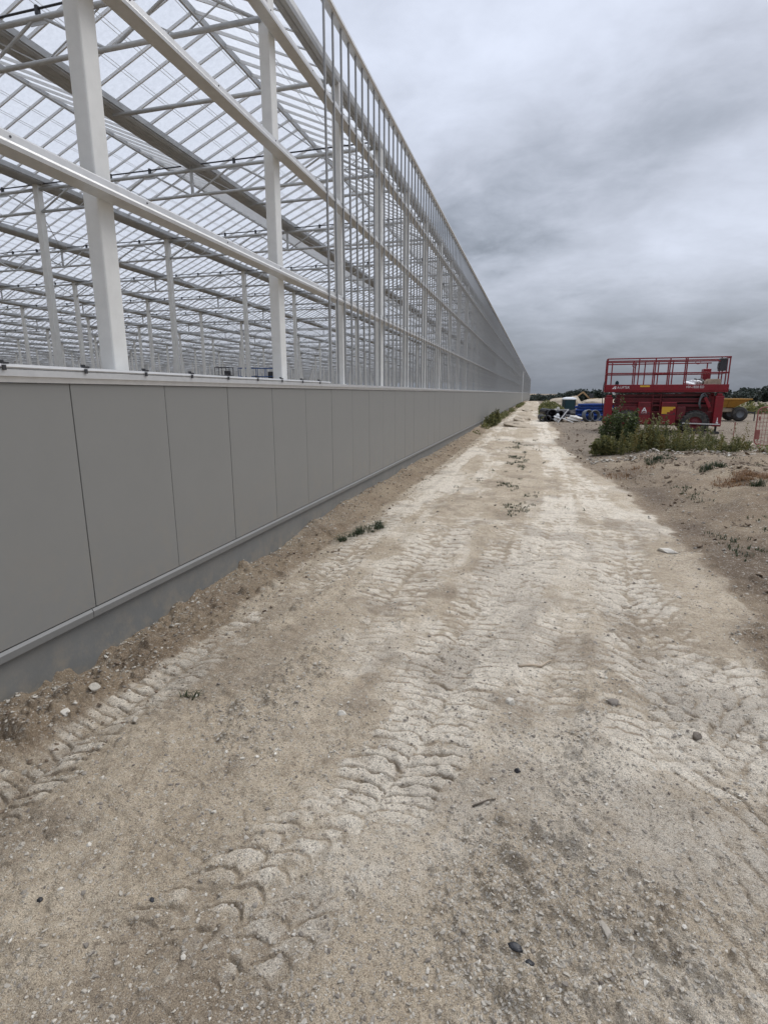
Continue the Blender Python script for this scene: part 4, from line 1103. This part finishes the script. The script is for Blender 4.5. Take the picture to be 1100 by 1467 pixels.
clump([(3.45, 12.6, .11), (3.62, 12.75, .13), (3.8, 12.9, .07)], 110, .13, 1.1, 'dark green grass tuft beside the dry orange grass')
clump([(2.78, 14.6, .15), (2.95, 14.75, .1)], 140, .12, 1.1, 'dark low grass tuft near the top of the right bank')
clump([(2.08, 13.6, .35), (1.8, 13.2, .3), (2.5, 13.9, .3)], 55, .13, 1.2, 'thin straw-coloured dry grass at the left end of the right bank', 'grass_dry')
clump([(3.55, 10.1, .10)], 110, .12, .9, 'small green tuft on the bank below the orange grass')
clump([(-2.09, 2.71, .03), (-2.04, 2.73, .03)], 14, .06, 1.3, 'tiny green seedling in the dirt near the grey base wall', name='seedling', width=.004, cat='seedling')
# little weeds in the middle of the track and on the bank
n = 2600
y = rng.uniform(8.6, 24, n); x = -.62 + rng.normal(0, .36, n) + .35 * sstep(12, 9, y) * rng.uniform(0, 1, n)
keep = (vn(x * 3.2, y * 1.7, 70) + .4 * vn(x * 8, y * 6, 71)) > .52
xa, ya = x[keep], y[keep]
n = 5200
x = rng.uniform(2.3, 6.0, n); y = rng.uniform(6.5, 16.5, n)
keep = (vn(x * 2.2, y * 1.5, 73) + .4 * vn(x * 7, y * 6, 74)) > .62
xa = np.concatenate([xa, x[keep]]); ya = np.concatenate([ya, y[keep]])
P = np.stack([xa, ya, gz(xa, ya, .03) - .004], 1)
P = np.repeat(P, 4, 0) + rng.normal(0, .022, (len(P) * 4, 3)) * np.array([1, 1, 0])
o = grass('small_weeds', P, .055, .006, M['grass_green'], 1.2); tag(o, 'small dark weeds dotted over the track and the right bank', 'weeds', kind='stuff')
# grassy verge right of the track further on
n = 16000
y = rng.uniform(43, 80, n); x = .25 + rng.uniform(0, 1, n) * np.interp(y, [43, 50, 80], [1.0, 2.1, 2.4])
hh = .95 * sstep(43, 48, y) * np.sin(np.clip((x - .2) / 2.3, 0, 1) * 3.14) ** .5 * (.75 + .35 * vn(x * .9, y * .4, 80))
o = leaves('verge_growth', np.stack([x, y, gz(x, y, .5) + rng.uniform(0, 1, n) ** .7 * np.maximum(hh, .05)], 1), .17, M['leaf_weed']); tag(o, 'bushy green growth on the verge behind the black pipes', 'undergrowth', kind='stuff')
n = 5000
x = rng.uniform(14, 40, n); y = rng.uniform(58, 66, n)
o = leaves('field_growth', np.stack([x, y, gz(x, y, .5) + rng.uniform(0, 1, n) * (.75 + .4 * vn(x * .3, y * .3, 81))], 1), .3, M['leaf_weed']); tag(o, 'strip of rough green growth across the field behind the trailer', 'undergrowth', kind='stuff')
# far woods: many leaf clumps on trunks
def wood(name, lab, spots, leaf, per):
    P = []; tr = MB()
    for (x, y, h, r_) in spots:
        z0 = gz(x, y, 2.0)
        n_ = int(per * r_ * h / 6)
        blobs = [(x + random.uniform(-.6, .6) * r_, y + random.uniform(-.5, .5) * r_, z0 + h * random.uniform(.3, .8), r_ * random.uniform(.35, .65)) for _ in range(7)]
        for bx_, by_, bz_, br in blobs:
            d = rng.normal(size=(n_ // 7 + 1, 3)); d /= np.linalg.norm(d, axis=1, keepdims=True)
            q_ = rng.uniform(.3, 1, len(d)) ** .5
            P.append(np.array([bx_, by_, bz_]) + d * q_[:, None] * np.array([br, br, min(br, h * .3)]))
        tr.tube((x, y, z0 - .3), (x, y, z0 + h * .6), .22, 6, .1)
    o = leaves(name, np.concatenate(P), leaf, M['leaf_wood'], asp=.6); tag(o, lab, 'wood', kind='stuff')
    tr.build('trunks', M['bark'], o)
sp = []
for i in range(150):
    x = random.uniform(-60, 75); y = random.uniform(265, 330)
    k_ = np.interp(x, [-60, -3, 12, 24, 32, 75], [3.6, 3.8, 4.6, 6.6, 5.4, 5.4])
    sp.append((x, y, k_ * random.uniform(.75, 1.15), random.uniform(2.2, 4.0)))
wood('far_wood', 'far dark line of trees on the horizon beyond the track and red lift', sp, .75, 220)
sp = []
for i in range(110):
    x = random.uniform(70, 190); y = random.uniform(225, 300)
    k_ = np.interp(x, [70, 80, 90, 190], [4.6, 6.0, 8.0, 8.5])
    sp.append((x, y, k_ * random.uniform(.55, 1.1), random.uniform(2.0, 3.6)))
wood('far_wood', 'far dark trees on the horizon at the right edge of the field', sp, .75, 220)

# ------------------------------------------------------------------ gravel and single stones
def stone_shapes(nv, seed, flat=.42):
    import bmesh
    out = []
    r_ = np.random.default_rng(seed)
    for k in range(nv):
        bm = bmesh.new(); bmesh.ops.create_icosphere(bm, subdivisions=2 if False else 1, radius=1)
        v = np.array([p.co[:] for p in bm.verts]); f = np.array([[q_.index for q_ in fc.verts] for fc in bm.faces]); bm.free()
        v = v * np.array([1, r_.uniform(.55, .9), flat * r_.uniform(.6, 1.2)])
        for _ in range(7):
            n_ = r_.normal(size=3); n_ /= np.linalg.norm(n_); dd = v @ n_; lim = r_.uniform(.3, .65) * dd.max()
            v = v - np.maximum(dd - lim, 0)[:, None] * n_
        out.append((v + r_.normal(0, .03, v.shape), f))
    return out
SH = stone_shapes(14, 5)
def stone_mat():
    m, N, L, P = new_mat('chalk_and_flint_stone')
    at = N.new('ShaderNodeAttribute'); at.attribute_name = 'tone'
    cr = N.new('ShaderNodeValToRGB'); e = cr.color_ramp.elements
    e[0].color = (.13, .105, .08, 1); e[1].color = (.62, .58, .50, 1); e[1].position = 1
    for p_, c_ in ((.12, (.20, .175, .145)), (.45, (.32, .285, .235)), (.8, (.46, .42, .35))):
        k = cr.color_ramp.elements.new(p_); k.color = (*c_, 1)
    L.new(at.outputs['Fac'], cr.inputs['Fac'])
    tc = N.new('ShaderNodeTexCoord'); nz = N.new('ShaderNodeTexNoise'); nz.inputs['Scale'].default_value = 90; nz.inputs['Detail'].default_value = 5
    L.new(tc.outputs['Object'], nz.inputs['Vector'])
    mx = N.new('ShaderNodeMix'); mx.data_type = 'RGBA'; mx.blend_type = 'MULTIPLY'; mx.inputs['Factor'].default_value = .5
    L.new(cr.outputs['Color'], mx.inputs['A']); L.new(nz.outputs['Fac'], mx.inputs['B'])
    m2 = N.new('ShaderNodeMix'); m2.data_type = 'RGBA'; m2.blend_type = 'MULTIPLY'; m2.inputs['Factor'].default_value = 1; m2.inputs['B'].default_value = (1.3, 1.3, 1.3, 1)
    L.new(mx.outputs['Result'], m2.inputs['A']); L.new(m2.outputs['Result'], P.inputs['Base Color'])
    b = N.new('ShaderNodeBump'); b.inputs['Strength'].default_value = .4; b.inputs['Distance'].default_value = .004
    L.new(nz.outputs['Fac'], b.inputs['Height']); L.new(b.outputs['Normal'], P.inputs['Normal'])
    P.inputs['Roughness'].default_value = .9
    return m
M['stone'] = stone_mat()
SH0 = []
for k in range(12):
    t_ = (1 + 5 ** .5) / 2
    v = np.array([(-1, t_, 0), (1, t_, 0), (-1, -t_, 0), (1, -t_, 0), (0, -1, t_), (0, 1, t_), (0, -1, -t_), (0, 1, -t_), (t_, 0, -1), (t_, 0, 1), (-t_, 0, -1), (-t_, 0, 1)]) / 1.9
    f = np.array([(0, 11, 5), (0, 5, 1), (0, 1, 7), (0, 7, 10), (0, 10, 11), (1, 5, 9), (5, 11, 4), (11, 10, 2), (10, 7, 6), (7, 1, 8), (3, 9, 4), (3, 4, 2), (3, 2, 6), (3, 6, 8), (3, 8, 9), (4, 9, 5), (2, 4, 11), (6, 2, 10), (8, 6, 7), (9, 8, 1)])
    SH0.append((v * (1 + rng.normal(0, .22, (12, 1))) * np.array([1, rng.uniform(.5, .95), rng.uniform(.3, .6)]), f))
def scatter(name, x, y, size, tone, lab, sink=.3, m='stone', cat='gravel', small=False):
    z = gz(x, y, .006); n_ = len(x); lib = SH0 if small else SH
    V = []; F = []; TN = []; n0 = 0
    a = rng.uniform(0, 6.283, n_); t1 = rng.normal(0, .22, n_); t2 = rng.normal(0, .22, n_)
    for k, (v, f) in enumerate(lib):
        I = np.arange(k, n_, len(lib))
        if not len(I): continue
        X, Y, Z = (np.broadcast_to(v[:, c], (len(I), len(v))) for c in range(3))
        c_, s_ = np.cos(t2[I])[:, None], np.sin(t2[I])[:, None]; X, Z = X * c_ + Z * s_, Z * c_ - X * s_
        c_, s_ = np.cos(t1[I])[:, None], np.sin(t1[I])[:, None]; Y, Z = Y * c_ - Z * s_, Y * s_ + Z * c_
        c_, s_ = np.cos(a[I])[:, None], np.sin(a[I])[:, None]; X, Y = X * c_ - Y * s_, X * s_ + Y * c_
        W_ = np.stack([X, Y, Z], -1) * size[I][:, None, None]
        W_ = W_ + np.stack([x[I], y[I], z[I] + size[I] * (.5 - sink) * .5], 1)[:, None]
        V.append(W_.reshape(-1, 3)); F.append((f[None] + (n0 + np.arange(len(I)) * len(v))[:, None, None]).reshape(-1, 3)); n0 += len(I) * len(v)
        TN.append(np.repeat(tone[I], len(v)))
    me = mesh_np(name, np.concatenate(V), None, np.concatenate(F))
    at = me.attributes.new('tone', 'FLOAT', 'POINT'); at.data.foreach_set('value', np.concatenate(TN).astype(np.float32))
    o = place(name, me, M[m]); tag(o, lab, cat, kind='stuff'); return o
# loose gravel on the track, thicker along the gravel strip
n = 120000
d = 1.0 / rng.uniform(1 / 14., 1 / 1.05, n); an = rng.uniform(R(-62), R(36), n)
x = d * np.sin(an); y = d * np.cos(an)
_, chalk, soil, grav, dark, field = ground(x, y, np.full(n, .05))
pr = .055 + .62 * grav ** 1.2 + .10 * soil + .22 * soil * (x > 0)
keep = (rng.uniform(0, 1, n) < pr) & (x > -3.05)
x, y, d, gk, sk = x[keep], y[keep], d[keep], grav[keep], soil[keep]
size = np.exp(rng.normal(math.log(.0042), .62, len(x))) * (1 + .16 * d)
size = np.clip(size, .0022, .011 + .003 * d)
tone = np.clip(rng.normal(.62, .13, len(x)), .08, 1) * np.where(rng.uniform(0, 1, len(x)) < .04, .2, 1)
scatter('gravel', x, y, size, tone, 'loose gravel and stone chips strewn over the dirt track', .45)
n = 260000
d = 1.0 / rng.uniform(1 / 30., 1 / 1.05, n); an = rng.uniform(R(-62), R(36), n)
x = d * np.sin(an); y = d * np.cos(an)
_, chalk, soil, grav, dark, field = ground(x, y, np.full(n, .05))
cl_ = vn(x * 1.7, y * 1.4, 301) + .5 * vn(x * 6, y * 5, 302)
keep = (rng.uniform(0, 1, n) < np.clip(.10 + .20 * grav + .16 * np.clip(cl_, 0, 1) + .08 * soil, 0, 1) * (.30 + .70 * sstep(1.5, 2.8, d))) & (x > -3.05)
x, y, d = x[keep], y[keep], d[keep]
size = np.clip(np.exp(rng.normal(math.log(.0034), .5, len(x))) * (1 + .17 * d), .002, .008 + .0022 * d)
tone = np.clip(rng.normal(.62, .2, len(x)), .05, 1) * np.where(rng.uniform(0, 1, len(x)) < .10 + .012 * np.minimum(d, 14), .2, 1)
scatter('gravel', x, y, size, tone, 'fine crumbs and chips covering the whole dirt track', .35, small=True)
# chalk lumps along the foot of the wall and along the back of the bank
n = 2600
y = 1.2 + rng.uniform(0, 1, n) ** 1.7 * 24; x = -3.11 + np.abs(rng.normal(0, .10 + .22 * rng.uniform(0, 1, n) ** 3, n))
scatter('gravel', x, y, np.clip(np.exp(rng.normal(math.log(.0095), .5, n)), .005, .04) * (1 + .03 * y), np.clip(rng.normal(.75, .2, n), .2, 1), 'pale chalk lumps along the foot of the grey wall')
n = 420
x = rng.uniform(1.5, 7.5, n); y = 16.4 + rng.normal(0, .45, n) + .25 * np.sin(x * 2)
scatter('gravel', x, y, np.clip(np.exp(rng.normal(math.log(.05), .5, n)), .02, .16), np.clip(rng.normal(.6, .22, n), .1, 1), 'broken chalk rubble below the weeds at the back of the bank')
M['clod'] = mat('brown_soil_clod', (.185, .138, .095), .95, 0, .35, 30, .5, 120)
n = 5200
y = 3.6 + rng.uniform(0, 1, n) ** 1.3 * 13.5; x = right_edge(y) + .1 + rng.uniform(0, 1, n) ** .8 * 4.6
k_ = (vn(x * 1.6, y * 1.3, 201) + .5 * vn(x * 5, y * 4, 202)) > -.05
x, y = x[k_], y[k_]
scatter('soil_clods', x, y, np.clip(np.exp(rng.normal(math.log(.022), .6, len(x))) * (.6 + .06 * y), .008, .10), np.ones(len(x)), 'brown soil clods strewn over the right bank', .35, 'clod', 'soil clods')
n = 1500
y = 17 + rng.uniform(0, 1, n) ** 1.5 * 22; x = right_edge(y) + rng.uniform(0, 9, n)
scatter('soil_clods', x, y, np.clip(np.exp(rng.normal(math.log(.04), .5, n)), .02, .13), np.ones(n), 'brown soil clods on the bare field around the red lift', .4, 'clod', 'soil clods')
n = 1800
y = 1.3 + rng.uniform(0, 1, n) ** 1.6 * 22; x = -3.08 + rng.uniform(0, 1, n) * .85
scatter('soil_clods', x, y, np.clip(np.exp(rng.normal(math.log(.010), .6, n)) * (1 + .04 * y), .004, .045), np.ones(n), 'brown soil clods along the soil bank at the wall', .35, 'clod', 'soil clods')
# single stones and litter one can point to
def single(name, x, y, s, tone, lab, shape, cat='stone', sz=(1, 1, 1), rz=0., lift=.12):
    import bmesh
    bm = bmesh.new(); bmesh.ops.create_icosphere(bm, subdivisions=3, radius=1)
    r_ = np.random.default_rng(shape)
    v = np.array([p.co[:] for p in bm.verts]) * np.array([1, .75, .5]) * np.array(sz)
    for _ in range(10):
        n_ = r_.normal(size=3); n_ /= np.linalg.norm(n_); dd = v @ n_; lim = r_.uniform(.5, .8) * dd.max()
        v = v - np.maximum(dd - lim, 0)[:, None] * n_ * .9
    v = (v + r_.normal(0, .012, v.shape)) * s
    for p, c in zip(bm.verts, v): p.co = Vector(c)
    me = bpy.data.meshes.new(name); bm.to_mesh(me); bm.free()
    at = me.attributes.new('tone', 'FLOAT', 'POINT'); at.data.foreach_set('value', np.full(len(v), tone, np.float32))
    o = place(name, me, M['stone'] if cat == 'stone' else M['black'])
    o.location = (x, y, gz(x, y, .01) + s * lift); o.rotation_euler = (0, 0, rz); tag(o, lab, cat); return o
single('stone', -1.02, 2.72, .034, .95, 'rounded white stone alone in the middle of the track left of the tread marks', 61)
single('stone', -2.70, 2.60, .055, .8, 'grey-white stone half buried in brown soil by the grey base wall', 62)
single('stone', -2.68, 2.36, .05, 1., 'flat white chalk stone in the brown soil nearest the left edge', 63, sz=(1.2, 1, .6))
single('stone', -2.23, 2.42, .03, .75, 'small tan stone on the pale strip right of the flat white one', 64)
single('stone', -.06, 3.13, .05, .9, 'pale chalk lump beside the brown hollow in the track', 65)
single('stone', .57, 3.32, .05, .12, 'dark grey flint in the gravel strip', 66)
single('stone', .98, 3.10, .045, .05, 'blackish clod on the right-hand tyre track', 67)
single('stone', .34, 1.74, .042, .5, 'long flat grey slate chip in the near gravel', 68, sz=(.5, 1.7, .3), rz=.2)
single('stone', 1.62, 7.05, .13, .95, 'large flat pale stone at the right edge of the track by the dark soil', 69, sz=(1.2, 1, .35))
single('plastic_scrap', .035, 1.57, .036, .0, 'larger shiny black scrap in the near gravel', 71, 'scrap', (1.3, .6, .5), -.2)
single('plastic_scrap', .08, 1.505, .024, .0, 'smaller black scrap just in front of the larger one', 72, 'scrap', (1., .8, .6), .8)
single('plastic_scrap', .01, 2.51, .024, .0, 'black scrap in the brown rut beyond the stick', 73, 'scrap')
single('plastic_scrap', -1.32, 1.42, .014, .0, 'tiny black scrap by the curved tread marks at lower left', 74, 'scrap')
single('plastic_scrap', -1.75, 1.31, .016, .0, 'tiny black scrap nearest the left edge of the photo', 75, 'scrap')
def twig(pts, r0, lab, m, name='stick'):
    P = [(x, y, gz(x, y, .01) + dz) for x, y, dz in pts]
    o = MB().sweep(P, [r0 * (1 - .5 * i / len(P)) for i in range(len(P))], 7).build(name, m, None, True); tag(o, lab, 'stick'); return o
twig([(-.185, 2.22, .004), (-.15, 2.25, .008), (-.12, 2.28, .006), (-.085, 2.30, .004)], .005, 'short dark stick lying in the brown rut', M['bark'])
twig([(-.02, 3.60, .006), (.06, 3.66, .012), (.13, 3.68, .012), (.18, 3.76, .02), (.20, 3.78, .012)], .010, 'pale dry root lying across the middle of the track', M['timber'], 'root')

# ------------------------------------------------------------------ sky and light
SUN_EL, SUN_AZ = 52, 38      # degrees; azimuth from +Y towards +X
world = bpy.data.worlds.new('World'); scene.world = world; world.use_nodes = True
N, L = world.node_tree.nodes, world.node_tree.links
bg = N['Background']
sky = N.new('ShaderNodeTexSky'); sky.sky_type = 'NISHITA'; sky.sun_disc = False
sky.sun_elevation = R(SUN_EL); sky.sun_rotation = R(SUN_AZ); sky.air_density = 1.4; sky.dust_density = 3
tc = N.new('ShaderNodeTexCoord')
def W(op, a, b=0., c=None):
    n = N.new('ShaderNodeMath'); n.operation = op
    for k, t in enumerate((a, b) if c is None else (a, b, c)):
        if isinstance(t, (int, float)): n.inputs[k].default_value = t
        else: L.new(t, n.inputs[k])
    return n.outputs[0]
def WR(v, a, b, c=0., d=1., sm=True):
    r = N.new('ShaderNodeMapRange'); r.interpolation_type = 'SMOOTHSTEP' if sm else 'LINEAR'
    for k, t in (('From Min', a), ('From Max', b), ('To Min', c), ('To Max', d)): r.inputs[k].default_value = t
    L.new(v, r.inputs['Value']); return r.outputs['Result']
sx = N.new('ShaderNodeSeparateXYZ'); L.new(tc.outputs['Generated'], sx.inputs[0])
zc = W('MAXIMUM', sx.outputs['Z'], 0.)
den = W('ADD', zc, .30)
cv = N.new('ShaderNodeCombineXYZ'); L.new(W('DIVIDE', sx.outputs['X'], den), cv.inputs[0]); L.new(W('DIVIDE', sx.outputs['Y'], den), cv.inputs[1])
def wnoise(scale, det, ro, dist=0., off=(0, 0, 0), str_=(1, 1, 1), rotz=0.):
    mp = N.new('ShaderNodeMapping'); mp.inputs['Location'].default_value = off; mp.inputs['Scale'].default_value = str_; mp.inputs['Rotation'].default_value = (0, 0, rotz)
    L.new(cv.outputs[0], mp.inputs[0])
    n = N.new('ShaderNodeTexNoise'); n.inputs['Scale'].default_value = scale; n.inputs['Detail'].default_value = det; n.inputs['Roughness'].default_value = ro; n.inputs['Distortion'].default_value = dist
    L.new(mp.outputs[0], n.inputs['Vector']); return n.outputs['Fac']
def dirv(az, el): return (math.sin(R(az)) * math.cos(R(el)), math.cos(R(az)) * math.cos(R(el)), math.sin(R(el)))
def patch(az, el, rad, amt, sq=(1, 1, 1)):
    """a broad lighter or darker bank of cloud"""
    vd = N.new('ShaderNodeVectorMath'); vd.operation = 'DISTANCE'; vd.inputs[1].default_value = dirv(az, el)
    L.new(tc.outputs['Generated'], vd.inputs[0])
    return WR(W('ADD', vd.outputs['Value'], W('ADD', W('MULTIPLY', W('SUBTRACT', n1, .5), .16), W('MULTIPLY', W('SUBTRACT', n2, .5), .10))), rad, 0., 0., amt)
n1 = wnoise(1.5, 7, .55, .3, (3.1, 1.7, 0))
n2 = wnoise(4.2, 7, .58, .35, (0, 5, 0), (1, 1.3, 1), .5)
n3 = wnoise(11, 6, .6, .3, (7, 2, 0), (1, 1.2, 1), -.3)
elev = W('ARCSINE', zc)
br = WR(elev, R(0), R(11), .25, .50)
br = W('ADD', br, WR(elev, R(11), R(26), 0, .19))
br = W('ADD', br, WR(elev, R(34), R(70), 0, 1.0))
br = W('ADD', br, W('MULTIPLY', W('SUBTRACT', n1, .5), WR(elev, R(0), R(12), .14, .52)))
br = W('ADD', br, W('MULTIPLY', W('SUBTRACT', n2, .5), WR(elev, R(0), R(12), .16, .40)))
br = W('ADD', br, W('MULTIPLY', W('SUBTRACT', n3, .5), WR(elev, R(0), R(12), .05, .13)))
br = W('ADD', br, .02)
for pz in ((10.5, 12.4, .16, .16), (17, 13.2, .15, .15), (2, 11, .12, .06), (6, 8.2, .10, -.05), (15, 8.0, .13, -.07), (-9, 14.5, .13, -.09), (-4, 18, .14, -.08), (4, 20.5, .14, -.07), (12, 22.5, .16, -.09), (-12, 29, .26, .12), (2, 29, .22, .10), (1, 4, .10, .04)):
    br = W('ADD', br, patch(*pz))
tint = N.new('ShaderNodeValToRGB'); e = tint.color_ramp.elements
e[0].position = .15; e[0].color = (.81, .93, 1.13, 1); e[1].position = .6; e[1].color = (.90, .97, 1.14, 1)
L.new(br, tint.inputs['Fac'])
cl = N.new('ShaderNodeVectorMath'); cl.operation = 'SCALE'; L.new(tint.outputs['Color'], cl.inputs[0]); L.new(br, cl.inputs['Scale'])
sk = N.new('ShaderNodeVectorMath'); sk.operation = 'SCALE'; L.new(sky.outputs['Color'], sk.inputs[0]); sk.inputs['Scale'].default_value = .10
mx = N.new('ShaderNodeMix'); mx.data_type = 'RGBA'; mx.inputs['Factor'].default_value = .93
L.new(sk.outputs[0], mx.inputs['A']); L.new(cl.outputs[0], mx.inputs['B'])
L.new(mx.outputs['Result'], bg.inputs['Color']); bg.inputs['Strength'].default_value = 1.0
sun = bpy.data.lights.new('sun', 'SUN'); sun.energy = 1.5; sun.angle = R(35); sun.color = (1, .96, .9)
so = link(bpy.data.objects.new('sun', sun))
dv = Vector(dirv(SUN_AZ, SUN_EL)); so.rotation_euler = dv.to_track_quat('Z', 'Y').to_euler(); so.location = dv * 100

scene.view_settings.view_transform = 'Standard'; scene.view_settings.look = 'None'
scene.view_settings.exposure = 0; scene.view_settings.gamma = 1
scene.render.engine = 'CYCLES'
scene.cycles.use_denoising = True; scene.cycles.denoiser = 'OPENIMAGEDENOISE'; scene.cycles.denoising_input_passes = 'RGB_ALBEDO_NORMAL'
scene.cycles.max_bounces = 8; scene.cycles.transparent_max_bounces = 24
